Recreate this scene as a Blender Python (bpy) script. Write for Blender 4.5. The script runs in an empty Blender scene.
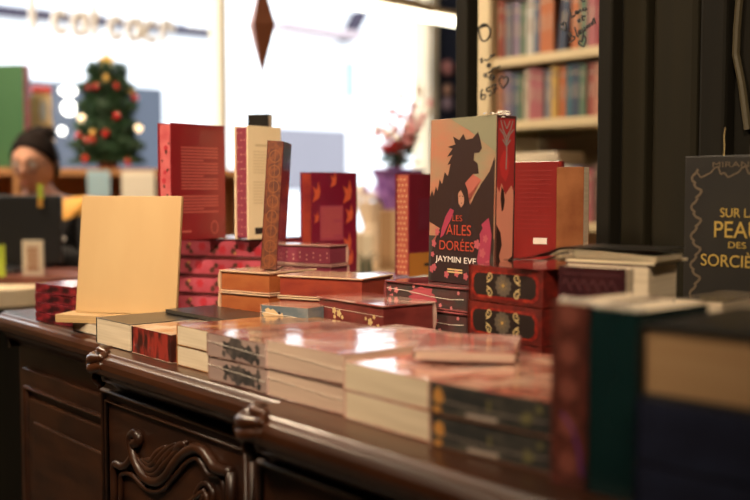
import bpy, bmesh, math, random
from mathutils import Matrix, Vector
R = random.Random(7)
sc = bpy.context.scene
COL = sc.collection
rad = math.radians

# ------------------------------------------------------------------ camera
F = 1042.0; CH = 1.194; TOP = 0.95
PIT = rad(3.46); AZ = rad(39.4)
fw = Vector((-math.cos(AZ)*math.cos(PIT), math.sin(AZ)*math.cos(PIT), -math.sin(PIT)))
rt = Vector((math.sin(AZ), math.cos(AZ), 0))
upv = rt.cross(fw)
cam_d = bpy.data.cameras.new('camera'); cam = bpy.data.objects.new('camera', cam_d); COL.objects.link(cam)
cam.matrix_world = Matrix.Translation((0, 0, CH)) @ Matrix((rt, upv, -fw)).transposed().to_4x4()
cam_d.sensor_width = 36; cam_d.lens = 36*F/750; cam_d.clip_start = .02
cam_d.dof.use_dof = True; cam_d.dof.focus_distance = 1.56; cam_d.dof.aperture_fstop = 2.7
cam_d.dof.aperture_blades = 0
sc.camera = cam
sc.view_settings.view_transform = 'Standard'; sc.view_settings.look = 'None'
sc.view_settings.exposure = 0.0; sc.view_settings.gamma = 1.0
sc.view_settings.use_curve_mapping = False

def ray(x, y): return fw + rt*((x-375)/F) - upv*((y-250)/F)
def at(x, y, z):                     # point seen at x,y on the level z
    r = ray(x, y); return Vector((0, 0, CH)) + r*((z-CH)/r.z)
def onY(x, y, Y):
    r = ray(x, y); return Vector((0, 0, CH)) + r*(Y/r.y)
def onX(x, y, X):
    r = ray(x, y); return Vector((0, 0, CH)) + r*(X/r.x)
def far(x, y, D): return Vector((0, 0, CH)) + ray(x, y)*D

# ------------------------------------------------------------------ materials
MATS = {}
def mat(name, col, rough=.5, metal=0, coat=0, emit=None, estr=0, noise=None, bump=0, bscale=60, spec=.5, coat_r=.08):
    """noise = (second colour, scale xyz, low, high)"""
    if name in MATS: return MATS[name]
    m = bpy.data.materials.new(name); m.use_nodes = True
    nt = m.node_tree; b = nt.nodes['Principled BSDF']
    b.inputs['Base Color'].default_value = (*col, 1)
    b.inputs['Roughness'].default_value = rough; b.inputs['Metallic'].default_value = metal
    b.inputs['Coat Weight'].default_value = coat; b.inputs['Coat Roughness'].default_value = coat_r
    b.inputs['Specular IOR Level'].default_value = spec
    if emit: b.inputs['Emission Color'].default_value = (*emit, 1); b.inputs['Emission Strength'].default_value = estr
    if noise or bump:
        tc = nt.nodes.new('ShaderNodeTexCoord')
    if noise:
        c2, s, lo, hi = noise
        mp = nt.nodes.new('ShaderNodeMapping'); mp.inputs['Scale'].default_value = s
        nt.links.new(tc.outputs['Object'], mp.inputs[0])
        nz = nt.nodes.new('ShaderNodeTexNoise'); nz.inputs['Scale'].default_value = 1; nz.inputs['Detail'].default_value = 5
        nt.links.new(mp.outputs[0], nz.inputs['Vector'])
        cr = nt.nodes.new('ShaderNodeValToRGB'); cr.color_ramp.elements[0].position = lo; cr.color_ramp.elements[1].position = hi
        cr.color_ramp.elements[0].color = (*col, 1); cr.color_ramp.elements[1].color = (*c2, 1)
        nt.links.new(nz.outputs['Fac'], cr.inputs[0]); nt.links.new(cr.outputs[0], b.inputs['Base Color'])
    if bump:
        n2 = nt.nodes.new('ShaderNodeTexNoise'); n2.inputs['Scale'].default_value = bscale; n2.inputs['Detail'].default_value = 3
        nt.links.new(tc.outputs['Object'], n2.inputs['Vector'])
        bp = nt.nodes.new('ShaderNodeBump'); bp.inputs['Strength'].default_value = bump; bp.inputs['Distance'].default_value = .004
        nt.links.new(n2.outputs['Fac'], bp.inputs['Height']); nt.links.new(bp.outputs[0], b.inputs['Normal'])
        if coat: nt.links.new(bp.outputs[0], b.inputs['Coat Normal'])
    MATS[name] = m; return m
def glass_mat(name, tint=(1, 1, 1), refl=.06):
    m = bpy.data.materials.new(name); m.use_nodes = True; nt = m.node_tree
    nt.nodes.clear()
    o = nt.nodes.new('ShaderNodeOutputMaterial'); mx = nt.nodes.new('ShaderNodeMixShader')
    t = nt.nodes.new('ShaderNodeBsdfTransparent'); t.inputs[0].default_value = (*tint, 1)
    g = nt.nodes.new('ShaderNodeBsdfGlossy'); g.inputs['Roughness'].default_value = .02
    mx.inputs[0].default_value = refl
    nt.links.new(t.outputs[0], mx.inputs[1]); nt.links.new(g.outputs[0], mx.inputs[2]); nt.links.new(mx.outputs[0], o.inputs[0])
    MATS[name] = m; return m

WOOD = mat('dark carved wood', (.016, .0050, .0022), .40, coat=.06, noise=((.046, .0145, .005), (9, 30, 30), .35, .75), bump=.04, bscale=40, coat_r=.15)
WOODTOP = mat('polished walnut top', (.016, .005, .002), .32, coat=.18, noise=((.075, .021, .006), (4, 40, 40), .3, .75), bump=.04, bscale=30, coat_r=.12)
BLACKWOOD = mat('blackened oak', (.007, .006, .004), .75, spec=.15, noise=((.012, .010, .006), (20, 20, 2), .3, .7))
OLIVEWOOD = mat('olive brown panel', (.013, .011, .006), .75, spec=.15, noise=((.019, .015, .007), (20, 20, 2), .3, .7))
PLY = mat('pale plywood', (.54, .36, .175), .5, noise=((.47, .29, .13), (5, 5, 1.5), .35, .7))
PLYDK = mat('plywood edge', (.6, .38, .17), .6)
PAPER = mat('cream page edges', (.74, .615, .45), .75, noise=((.60, .48, .335), (6, 6, 260), .35, .7))
PAPERP = mat('pinkish page edges', (.66, .49, .385), .6, coat=.2, noise=((.55, .39, .30), (6, 6, 260), .35, .7))
PAPERV = mat('cream pages', (.80, .66, .45), .75)
SEAM = mat('clear wrap seam', (.9, .82, .7), .15, coat=1)
def cover(name, col, c2=None, rough=.2, s=14, coat=.7, bump=.12, lo=.4, hi=.6):
    return mat(name, col, rough, coat=coat, noise=(c2, (s, s, s), lo, hi) if c2 else None, bump=bump, bscale=28, coat_r=.1)

# ------------------------------------------------------------------ mesh helpers
class MB:
    def __init__(s): s.v = []; s.f = []; s.m = []; s.mats = []
    def mi(s, m):
        if m not in s.mats: s.mats.append(m)
        return s.mats.index(m)
    def add(s, vs, fs, m):
        o = len(s.v); s.v += [tuple(v) for v in vs]; k = s.mi(m)
        for f in fs: s.f.append(tuple(i+o for i in f)); s.m.append(k)
        return s
    def box(s, x0, x1, y0, y1, z0, z1, m, M=None):
        vs = [Vector((x, y, z)) for z in (z0, z1) for y in (y0, y1) for x in (x0, x1)]
        if M: vs = [M @ v for v in vs]
        return s.add(vs, [(0, 2, 3, 1), (4, 5, 7, 6), (0, 1, 5, 4), (1, 3, 7, 5), (3, 2, 6, 7), (2, 0, 4, 6)], m)
    def poly(s, pts, m): return s.add(pts, [tuple(range(len(pts)))], m)
    def prism(s, pts, d, m):         # pts polygon (3d), d extrusion vector
        n = len(pts); d = Vector(d); a = [Vector(p) for p in pts]; b = [p+d for p in a]
        fs = [tuple(range(n))[::-1], tuple(range(n, 2*n))] + [(i, (i+1) % n, n+(i+1) % n, n+i) for i in range(n)]
        return s.add(a+b, fs, m)
    def tube(s, pts, r, m, n=8, closed=False):
        pts = [Vector(p) for p in pts]; k = len(pts); rs = r if isinstance(r, (list, tuple)) else [r]*k
        vs = []; prev = None
        for i, p in enumerate(pts):
            t = (pts[(i+1) % k if closed else min(i+1, k-1)] - pts[(i-1) % k if closed else max(i-1, 0)])
            t = t.normalized() if t.length > 1e-9 else Vector((0, 0, 1))
            if prev is None:
                a = t.cross(Vector((0, 0, 1)));
                if a.length < .05: a = t.cross(Vector((1, 0, 0)))
            else: a = prev - t*prev.dot(t)
            a.normalize(); prev = a; b = t.cross(a)
            for j in range(n):
                w = 2*math.pi*j/n; vs.append(p + (a*math.cos(w)+b*math.sin(w))*rs[i])
        fs = []
        for i in range(k if closed else k-1):
            for j in range(n):
                q = (i+1) % k
                fs.append((i*n+j, i*n+(j+1) % n, q*n+(j+1) % n, q*n+j))
        if not closed: fs += [tuple(range(n))[::-1], tuple(range((k-1)*n, k*n))]
        return s.add(vs, fs, m)
    def lathe(s, prof, c, m, n=20, sx=1, sy=1):       # prof [(r,z)], axis z at c
        vs = []; c = Vector(c)
        for r, z in prof:
            for j in range(n):
                w = 2*math.pi*j/n; vs.append(c+Vector((r*math.cos(w)*sx, r*math.sin(w)*sy, z)))
        fs = [(i*n+j, i*n+(j+1) % n, (i+1)*n+(j+1) % n, (i+1)*n+j) for i in range(len(prof)-1) for j in range(n)]
        fs += [tuple(range(n))[::-1], tuple(range((len(prof)-1)*n, len(prof)*n))]
        return s.add(vs, fs, m)
    def ball(s, c, r, m, n=12, sc3=(1, 1, 1)):
        k = n//2+1; prof = [(max(r*math.sin(math.pi*i/k), r*.02), -r*math.cos(math.pi*i/k)*sc3[2]) for i in range(k+1)]
        return s.lathe(prof, c, m, n, sc3[0], sc3[1])
    def build(s, name, parent=None, loc=None, bevel=0, smooth=False, seg=2):
        me = bpy.data.meshes.new(name); me.from_pydata(s.v, [], s.f)
        for m in s.mats: me.materials.append(m)
        me.polygons.foreach_set('material_index', s.m)
        if smooth: me.polygons.foreach_set('use_smooth', [True]*len(s.f))
        me.update()
        bm = bmesh.new(); bm.from_mesh(me); bmesh.ops.recalc_face_normals(bm, faces=bm.faces); bm.to_mesh(me); bm.free()
        o = bpy.data.objects.new(name, me); COL.objects.link(o)
        if parent: o.parent = parent
        if loc: o.location = loc
        if bevel:
            b = o.modifiers.new('bevel', 'BEVEL'); b.width = bevel; b.segments = seg; b.limit_method = 'ANGLE'
        return o
def tag(o, label, cat, group=None):
    o['label'] = label; o['category'] = cat
    if group: o['group'] = group
    return o
def thing(name, label, cat, loc=(0, 0, 0), rz=0, group=None):
    o = bpy.data.objects.new(name, None); COL.objects.link(o); o.empty_display_size = .05
    o.location = loc; o.rotation_euler = (0, 0, rad(rz))
    return tag(o, label, cat, group)
def struct(mb, name, **k):
    o = mb.build(name, **k); o['kind'] = 'structure'; return o

def smoothpts(P_, n=5):
    out = []
    for i in range(len(P_)-1):
        p0 = Vector(P_[max(i-1, 0)]); p1 = Vector(P_[i]); p2 = Vector(P_[i+1]); p3 = Vector(P_[min(i+2, len(P_)-1)])
        for j in range(n):
            t = j/n; out.append(.5*((2*p1)+(-p0+p2)*t+(2*p0-5*p1+4*p2-p3)*t*t+(-p0+3*p1-3*p2+p3)*t**3))
    return out+[Vector(P_[-1])]
def text_mesh(body, width=None, height=None, extr=0):
    """2-D outline mesh of a word, scaled so it is `width` wide (and `height` tall if given); baseline left at 0,0"""
    cu = bpy.data.curves.new('t', 'FONT'); cu.body = body; cu.size = 1
    ob = bpy.data.objects.new('t', cu); COL.objects.link(ob)
    dg = bpy.context.evaluated_depsgraph_get(); me = ob.evaluated_get(dg).to_mesh()
    vs = [v.co.copy() for v in me.vertices]; fs = [tuple(p.vertices) for p in me.polygons]
    ob.evaluated_get(dg).to_mesh_clear(); bpy.data.objects.remove(ob); bpy.data.curves.remove(cu)
    x0 = min(v.x for v in vs); x1 = max(v.x for v in vs); y0 = min(v.y for v in vs); y1 = max(v.y for v in vs)
    sx = width/(x1-x0) if width else height/(y1-y0)
    sy = height/(y1-y0) if height else sx
    return [((v.x-x0)*sx, (v.y-y0)*sy) for v in vs], fs

# 2-D shapes for printed decoration ------------------------------------------------
def blob(cx, cy, r, n=14, j=.25, sx=1, sy=1, rr=R):
    return [(cx+r*sx*(1+rr.uniform(-j, j))*math.cos(2*math.pi*i/n), cy+r*sy*(1+rr.uniform(-j, j))*math.sin(2*math.pi*i/n)) for i in range(n)]
def flower(cx, cy, r, p=5, ph=0):
    n = p*6
    return [(cx+r*(.62+.38*abs(math.cos(p*.5*(2*math.pi*i/n)+ph)))*math.cos(2*math.pi*i/n), cy+r*(.62+.38*abs(math.cos(p*.5*(2*math.pi*i/n)+ph)))*math.sin(2*math.pi*i/n)) for i in range(n)]
def stroke(pts, w):                    # list of quads following a polyline
    out = []
    for (x0, y0), (x1, y1) in zip(pts, pts[1:]):
        dx, dy = x1-x0, y1-y0; L = math.hypot(dx, dy) or 1e-6; nx, ny = -dy/L*w/2, dx/L*w/2
        out.append([(x0+nx, y0+ny), (x1+nx, y1+ny), (x1-nx, y1-ny), (x0-nx, y0-ny)])
    return out
def rect(x0, y0, x1, y1): return [(x0, y0), (x1, y0), (x1, y1), (x0, y1)]
def rrect(x0, y0, x1, y1, r, n=5):
    out = []
    for cx, cy, a in ((x1-r, y1-r, 0), (x0+r, y1-r, 90), (x0+r, y0+r, 180), (x1-r, y0+r, 270)):
        out += [(cx+r*math.cos(rad(a+90*i/n)), cy+r*math.sin(rad(a+90*i/n))) for i in range(n+1)]
    return out

# ------------------------------------------------------------------ books
def book(name, label, loc, rz, w, d, t, cov, pages=PAPER, edge=None, spine=None, pose='tail', hard=False, group=None,
         decals=(), words=(), back=None, lean=0, seam=False, cat='book', roll=0):
    """w = width spine..fore-edge, d = height of the page, t = thickness. Origin at the front left bottom corner as seen.
    pose: tail / fore / spine = lying with that side towards the viewer; stand_front, stand_back, stand_spine, stand_fore."""
    if pose == 'tail': M = Matrix.Identity(4)
    elif pose == 'fore': M = Matrix(((0, 1, 0, 0), (-1, 0, 0, w), (0, 0, 1, 0), (0, 0, 0, 1)))
    elif pose == 'spine': M = Matrix(((0, -1, 0, d), (1, 0, 0, 0), (0, 0, 1, 0), (0, 0, 0, 1)))
    elif pose == 'stand_front': M = Matrix(((1, 0, 0, 0), (0, 0, -1, t), (0, 1, 0, 0), (0, 0, 0, 1)))
    elif pose == 'stand_back': M = Matrix(((-1, 0, 0, w), (0, 0, 1, 0), (0, 1, 0, 0), (0, 0, 0, 1)))
    elif pose == 'stand_spine': M = Matrix(((0, 0, 1, 0), (1, 0, 0, 0), (0, 1, 0, 0), (0, 0, 0, 1)))
    elif pose == 'stand_fore': M = Matrix(((0, 0, -1, t), (-1, 0, 0, w), (0, 1, 0, 0), (0, 0, 0, 1)))
    root = thing(name, label, cat, loc, rz, group)
    if lean or roll: root.rotation_euler = (rad(lean), rad(roll), rad(rz))
    back = back or cov; spine = spine or cov; edge = edge or pages
    bt = .0028 if hard else .0010; ov = .003 if hard else .0003
    parts = {}
    def P(n): return parts.setdefault(n, MB())
    P('front_cover').box(0, w, 0, d, t-bt, t, cov, M)
    P('back_cover').box(0, w, 0, d, 0, bt, back, M)
    if hard:
        pr = [(0, bt), (0, t-bt), (-.0018, t*.72), (-.0026, t*.5), (-.0018, t*.28)]
        P('spine').prism([M @ Vector((u, 0, z)) for u, z in pr], (M.to_3x3() @ Vector((0, d, 0))), spine)
        P('spine').box(0, .003, 0, d, bt, t-bt, spine, M)
    else: P('spine').box(0, .0012, 0, d, bt, t-bt, spine, M)
    P('page_block').box(.003, w-ov, ov, d-ov, bt, t-bt, edge, M)
    def put(part, face, e=.0004):
        if face == 'tail': return lambda a, b: M @ Vector((a, ov-e, b))
        if face == 'fore': return lambda a, b: M @ Vector((w-ov+e, a, b))
        if face == 'head': return lambda a, b: M @ Vector((a, d-ov+e, b))
        if face == 'front': return lambda a, b: M @ Vector((a, b, t+e))
        if face == 'back': return lambda a, b: M @ Vector((w-a, b, -e))
        if face == 'spine': return lambda a, b: M @ Vector(((-.0027 if hard else 0)-e, a, b))
    for part, face, polys, m, *e in decals:
        f_ = put(part, face, *(e or [.0004]))
        for pl in polys: P(part).poly([f_(a, b) for a, b in pl], m)
    for part, face, body, a0, b0, tw, th, m in words:
        f_ = put(part, face, .0015); vs, fs = text_mesh(body, tw, th)
        P(part).add([f_(a0+x, b0+y) for x, y in vs], fs, m)
    obs = {}
    for n, mb in parts.items(): obs[n] = mb.build(n, root, bevel=.0006 if not hard else .0010)
    if seam:                             # thin welded seam of the clear wrap across the visible edge
        mb = MB(); y = ov-.0008
        mb.tube([M @ Vector((w*i/6, y, t*(.66-.030*i+.010*math.sin(i*2.1)))) for i in range(7)], .00032, SEAM, 5); mb.build('wrap_seam', root)
    return root
def off(loc, rz, dx=0, dy=0, dz=0):
    a = rad(rz); return (loc[0]+dx*math.cos(a)-dy*math.sin(a), loc[1]+dx*math.sin(a)+dy*math.cos(a), loc[2]+dz)

# ================================================================== SETTING
FLOOR = mat('worn dark floor', (.05, .035, .025), .5, noise=((.08, .055, .04), (3, 12, 1), .3, .7))
CEILM = mat('ceiling plaster', (.55, .48, .40), .8)
WALLD = mat('dark shop wall', (.05, .04, .03), .7)
NAVY = mat('dark navy wall', (.03, .04, .085), .6)
WALLW = mat('warm plaster wall', (.45, .33, .22), .8)
XW = -5.3
struct(MB().box(XW-.2, 2.2, -2.7, 6.0, -.1, 0, FLOOR), 'floor')
struct(MB().box(XW-.2, 2.2, -2.7, 6.0, 3.1, 3.2, CEILM), 'ceiling')
w_ = MB()
w_.box(XW-.2, XW, -2.7, .6, 0, 3.1, WALLW); w_.box(XW-.2, XW, .6, 4.86, 0, .78, WALLW)
w_.box(XW-.2, XW, .6, 4.86, 2.95, 3.1, WALLW); w_.box(XW-.2, XW, 4.86, 6.0, 0, 3.1, NAVY)
struct(w_, 'wall_left')
struct(MB().box(XW, 2.2, 5.8, 6.0, 0, 3.1, WALLD), 'wall_back')
struct(MB().box(2.0, 2.2, -2.7, 5.8, 0, 3.1, WALLD), 'wall_right')
struct(MB().box(XW, 2.0, -2.7, -2.5, 0, 3.1, WALLD), 'wall_front')
# shop window
CREAMF = mat('cream window frame', (.85, .72, .5), .5)
wf = MB()
for y0, y1 in ((.6, .68), (4.79, 4.86)): wf.box(XW-.12, XW+.02, y0, y1, .78, 2.95, CREAMF)
wf.box(XW-.12, XW+.02, .6, 4.86, .78, .86, CREAMF); wf.box(XW-.12, XW+.02, .6, 4.86, 2.88, 2.95, CREAMF)
ym = onX(222, 90, XW).y
wf.box(XW-.10, XW+.02, ym-.022, ym+.022, .86, 2.88, CREAMF)
win = struct(wf, 'window_1')
pane = MB().box(XW-.055, XW-.049, .68, 4.79, .86, 2.88, glass_mat('window glass', refl=.04)).build('window_pane', win); pane['kind'] = 'structure'
# white lettering stuck on the shop window, seen from inside
DEC = mat('white window lettering', (.9, .85, .8), .6)
lt = MB()
p0 = onX(28, 2, XW-.047); 
def ell(cx, cz, ry, rz_, w, a0=0, a1=360, n=14):
    return [(cx+ry*math.cos(rad(a0+(a1-a0)*i/n)), cz+rz_*math.sin(rad(a0+(a1-a0)*i/n))) for i in range(n+1)]
gl = []
gl.append([(0, .2), (.012, .1), (.02, .0), (.02, -.06)])
x = .17
for k in range(7):
    if k in (0, 3, 5): gl.append(ell(x, -.02, .035, .04, .02, 40, 330))
    elif k in (1, 4): gl += [ell(x, -.02, .034, .04, .02), [(x+.036, .03), (x+.036, -.06)]]
    elif k == 2: gl += [[(x-.02, .07), (x-.02, -.06)], [(x-.04, .02), (x+.01, .02)]]
    else: gl += [[(x-.03, .03), (x-.03, -.06)], ell(x, -.01, .03, .035, .02, 0, 180)]
    x += .105
for g in gl:
    lt.tube([(XW-.045, p0.y+a, p0.z-.06+b*1.35) for a, b in g], .019, DEC, 6)
dl = lt.build('window_lettering', win); dl['label'] = 'white lettering stuck on the glass'; dl['kind'] = 'structure'

# outside: pavement, facade
STREET = mat('pale pavement', (.55, .55, .56), .8)
FAC = mat('white rendered facade', (.85, .85, .86), .8)
GREY = mat('grey lilac fascia', (.055, .045, .065), .9, spec=.05)
SHOPG = mat('dark shopfront', (.03, .038, .06), .3)
EAVE = mat('pinkish eave', (.42, .33, .34), .8)
struct(MB().box(-26, XW-.21, -6, 30, -.12, -.02, STREET), 'ground_outside')
XF = -13.0
fb = thing('shop_building', 'white building across the street seen through the shop window', 'building', (XF-.5, 9, 0))
def fbox(mb, x0, y0, x1, y1, m, dep=.0, th=.06):   # rectangle given by photo corners on the facade
    a = onX(x0, y0, XF); b = onX(x1, y1, XF)
    mb.box(XF-.02-fb.location.x, XF+th-fb.location.x, a.y-9, b.y-9, min(a.z, b.z), max(a.z, b.z), m)
MB().box(.1, .5, -9.5, 12, 0, 9, FAC).build('facade_wall', fb)
m_ = MB(); fbox(m_, -60, 0, 212, 38, GREY, th=.12); m_.build('fascia_board', fb)
m_ = MB(); fbox(m_, 24, 80, 162, 178, SHOPG, th=.05); m_.build('shopfront', fb)
m_ = MB(); fbox(m_, 278, 128, 345, 190, mat('grey shop window', (.20, .185, .21), .8), th=.05); m_.build('shop_window', fb)
m_ = MB(); fbox(m_, 280, -10, 315, 14, mat('bluish upper window', (.4, .46, .52), .8), th=.05); m_.build('upper_window', fb)
m_ = MB(); fbox(m_, 345, 62, 352, 98, mat('blue grey plate', (.28, .36, .42), .5), th=.08); m_.build('wall_plate', fb)
m_ = MB(); a = onX(275, 30, XF); b = onX(352, 42, XF)
m_.prism([(.5, a.y-9, a.z), (.5, b.y-9, b.z), (.5, b.y-9, b.z+.1), (.5, a.y-9, a.z+.1)], (.35, 0, 0), EAVE)
c0 = onX(338, 42, XF); c1 = onX(352, 12, XF)
m_.prism([(.5, c0.y-9, c0.z), (.5, c0.y-8.85, c0.z), (.5, c1.y-8.8, c1.z), (.5, c1.y-9, c1.z)], (.2, 0, 0), GREY)
m_.build('eave', fb)
LAMPW = mat('bright lamp glow', (1, .95, .85), .5, emit=(1, .95, .85), estr=6)
for i, (x, y, rr_, lb) in enumerate(((68, 91, .085, 'upper oval white lamp glowing in the shopfront across the street'), (69, 108, .095, 'square white lamp glowing in the shopfront across the street'),
                            (62, 131, .045, 'lower small lamp glowing behind the cashier across the street'))):
    p = onX(x, y, XF+.12)
    o = MB().ball((0, 0, 0), rr_, LAMPW, 12, (.4, 1.3 if i == 0 else .9, .55 if i == 0 else .9)).build('street_lamp', loc=p, smooth=True)
    tag(o, lb, 'lamp', 'lamps across the street')

# ================================================================== SIDEBOARD
cb = thing('sideboard', 'long dark walnut sideboard with carved doors, piled with books', 'sideboard', (-.95, 1.05, 0))
ox, oy = -.95, 1.05
YB = 1.40
SEC = [(-2.03, -1.475, .705), (-1.475, -.975, .648), (-.975, .35, .598)]
PROF = [(0, .950), (.006, .9495), (.012, .944), (.020, .942), (.026, .938), (.020, .930), (.004, .924), (-.004, .916), (-.004, .905), (.006, .897), (.020, .893), (.030, .886)]
# (y inset from the lip, z): quarter-round nose, groove, cove
nose = [(.030, .950), (.016, .949), (.012, .945), (.006, .943), (.001, .936), (0, .928), (.003, .920), (.010, .914), (.020, .911), (.023, .905), (.030, .898), (.042, .893), (.050, .886), (.050, .880)]
tp = MB()
for x0, x1, yl in SEC:
    pts = [(x0-ox, yl+y-oy, z) for y, z in nose] + [(x0-ox, YB-oy, .880), (x0-ox, YB-oy, .950)]
    tp.prism(pts, (x1-x0, 0, 0), WOODTOP)
# rounded far left end
prof_l = [(z, y) for y, z in nose]
tp.prism([(-2.03-.045+y-ox, .735-oy, z) for y, z in nose]+[(-2.03-ox, .735-oy, .88), (-2.03-ox, .735-oy, .95)], (0, YB-.735, 0), WOODTOP)
tp.tube([(-2.045-ox, .725-oy, .928), (-2.02-ox, .72-oy, .928)], .014, WOODTOP)
tp.build('worktop', cb, smooth=False, bevel=.0015)
bd = MB()
for x0, x1, yl in SEC: bd.box(x0-ox+(.0 if x0 > -2 else .0), x1-ox, yl+.050-oy, YB-.02-oy, .06, .885, WOOD)
for x0, x1, yl in SEC: bd.box(x0-ox, x1-ox, yl+.030-oy, YB-.02-oy, .0, .07, WOOD)
bd.build('carcass', cb, bevel=.002)
# carved corner ornaments of the worktop where it steps forward
for X, yl in ((-1.475, .648), (-.975, .598)):
    k = MB()
    for L, r in (([(-.004, .060, .944), (-.005, .030, .940), (.004, .010, .936), (.022, .003, .938), (.052, .004, .944)], [.004, .009, .011, .009, .003]),
                 ([(.000, .055, .931), (.000, .026, .928), (.010, .006, .924), (.030, .001, .927), (.055, .003, .932)], [.003, .008, .010, .008, .003]),
                 ([(.004, .040, .950), (.008, .022, .950), (.020, .014, .950), (.042, .014, .949)], [.003, .006, .006, .003]),
                 ([(.004, .018, .914), (.012, .010, .908), (.012, .018, .896)], [.006, .008, .004])):
        pts = smoothpts([(X+a-ox, yl+b+.002-oy, c) for a, b, c in L], 5); n_ = len(pts)
        rr_ = [r[min(int(i_/(n_-1)*(len(r)-1)), len(r)-2)]*(1-(i_/(n_-1)*(len(r)-1) % 1))+r[min(int(i_/(n_-1)*(len(r)-1))+1, len(r)-1)]*(i_/(n_-1)*(len(r)-1) % 1) for i_ in range(n_)]
        k.tube(pts, rr_, WOODTOP, 10)
    k.build('corner_carving', cb, smooth=True)
    # slim turned pilaster under it
    MB().tube([(X+.004-ox, yl+.052-oy, z) for z in (.08, .5, .86)], .008, WOOD, 8).build('pilaster', cb, smooth=True)
def moulding(mb, pts, r=.006, m=WOOD): mb.tube(pts, r, m, 8)
# left door: raised rectangular panel
y0 = SEC[0][2]+.050
dr = MB(); xl, xr = -1.985, -1.50
dr.box(xl-ox, xr-ox, y0-.012-oy, y0-oy, .10, .845, WOOD)
door = dr.build('door', cb, bevel=.003)
zt = .80
pn = MB(); pn.box(xl+.05-ox, xr-.03-ox, y0-.020-oy, y0-.010-oy, .17, zt-.005, WOOD)
pn.box(xl+.085-ox, xr-.065-ox, y0-.026-oy, y0-.018-oy, .21, zt-.045, WOOD)
pn.build('raised_panel', door, bevel=.006, seg=3)
fm = MB(); moulding(fm, [(xl+.035-ox, y0-.016-oy, .15), (xl+.035-ox, y0-.016-oy, zt+.012), (xr-.015-ox, y0-.016-oy, zt+.012), (xr-.015-ox, y0-.016-oy, .15)], .007); fm.build('frame_moulding', door)
# middle door with carved scroll
y1 = SEC[1][2]+.050
def cp(zx, zy, dy=0): # point of the close look at the carving (x3.125 from 90,340) on the door plane
    p = onY(90+zx/3.125, 340+zy/3.125, y1-.014-dy); return (p.x-ox, p.y-oy, p.z)
dr = MB(); xa = cp(47, 300)[0]; xb = cp(507, 420)[0]
dr.box(xa, xb, y1-.014-oy, y1-oy, .10, cp(50, 158)[2], WOOD)
door2 = dr.build('door', cb, bevel=.003)
fm = MB(); moulding(fm, [(xa, y1-.014-oy, .12), (xa, y1-.014-oy, cp(50, 158)[2]), (xb, y1-.014-oy, cp(50, 158)[2]), (xb, y1-.014-oy, .12)], .007)
moulding(fm, [(xa+.012, y1-.016-oy, .13), (xa+.012, y1-.016-oy, cp(50, 158)[2]-.014), (xb-.012, y1-.016-oy, cp(50, 158)[2]-.014), (xb-.012, y1-.016-oy, .13)], .004)
fm.build('frame_moulding', door2, smooth=True)
sr = MB()
main = [(137, 322), (150, 318), (152, 302), (140, 292), (128, 304), (130, 335), (140, 372), (158, 408), (182, 436), (212, 442), (240, 424), (264, 388), (292, 356), (326, 338), (352, 346), (374, 374), (394, 400), (440, 412)]
sr.tube(smoothpts([cp(a, b, .006) for a, b in main]), .0075, WOOD, 8)
sr.tube([cp(440, 412, .006), cp(440, 500, .006), cp(440, 620, .006)], .007, WOOD, 8)
sr.tube(smoothpts([cp(a, b, .006) for a, b in [(76, 620), (76, 480), (76, 392), (100, 396), (120, 384), (132, 364)]]), .006, WOOD, 8)
sr.tube(smoothpts([cp(a, b, .004) for a, b in [(96, 600), (96, 470), (100, 420), (130, 420), (150, 440), (186, 470), (226, 468), (262, 430), (300, 385), (330, 368), (350, 385), (372, 420), (415, 440), (415, 600)]]), .004, WOOD, 6)
sr.build('carved_scroll', door2, smooth=True)
lf = MB()
for L in ([(148, 368), (175, 400), (205, 405), (232, 372), (262, 340), (305, 318)], [(150, 385), (180, 418), (212, 416), (240, 385), (272, 348), (300, 330)],
          [(160, 372), (190, 390), (214, 372), (238, 345), (270, 324)], [(172, 372), (196, 376), (215, 352), (240, 332)], [(205, 405), (216, 380), (216, 358)], [(230, 385), (246, 360), (262, 345)], [(262, 345), (285, 330), (302, 322)]):
    pts = smoothpts([cp(a, b, .004) for a, b in L]); n = len(pts)
    lf.tube(pts, [.0015+.0055*math.sin(math.pi*(i+.6)/(n+.6)) for i in range(n)], WOOD, 6)
lf.build('acanthus_leaf', door2, smooth=True)
lw = MB()
for L in ([(330, 480), (350, 450), (370, 452), (385, 480), (380, 520)], [(300, 520), (330, 490), (360, 470)], [(350, 500), (362, 480), (368, 520)]):
    pts = smoothpts([cp(a, b, .003) for a, b in L]); lw.tube(pts, .004, WOOD, 6)
lw.build('carved_spray', door2, smooth=True)
# right door and further ones
y2 = SEC[2][2]+.050
def cq(x_, y_): p = onY(x_, y_, y2-.014); return (p.x-ox, p.z)
xc, zc = cq(261, 462)
for i in range(2):
    xs = xc+i*.56
    dr = MB(); dr.box(xs, xs+.52, y2-.014-oy, y2-oy, .10, zc, WOOD); d3 = dr.build('door', cb, bevel=.003)
    fm = MB(); moulding(fm, [(xs, y2-.014-oy, .12), (xs, y2-.014-oy, zc), (xs+.52, y2-.014-oy, zc), (xs+.52, y2-.014-oy, .12)], .007); fm.build('frame_moulding', d3, smooth=True)
    MB().box(xs+.045, xs+.475, y2-.026-oy, y2-.012-oy, .17, zc-.05, WOOD).build('raised_panel', d3, bevel=.008, seg=3)
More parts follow.
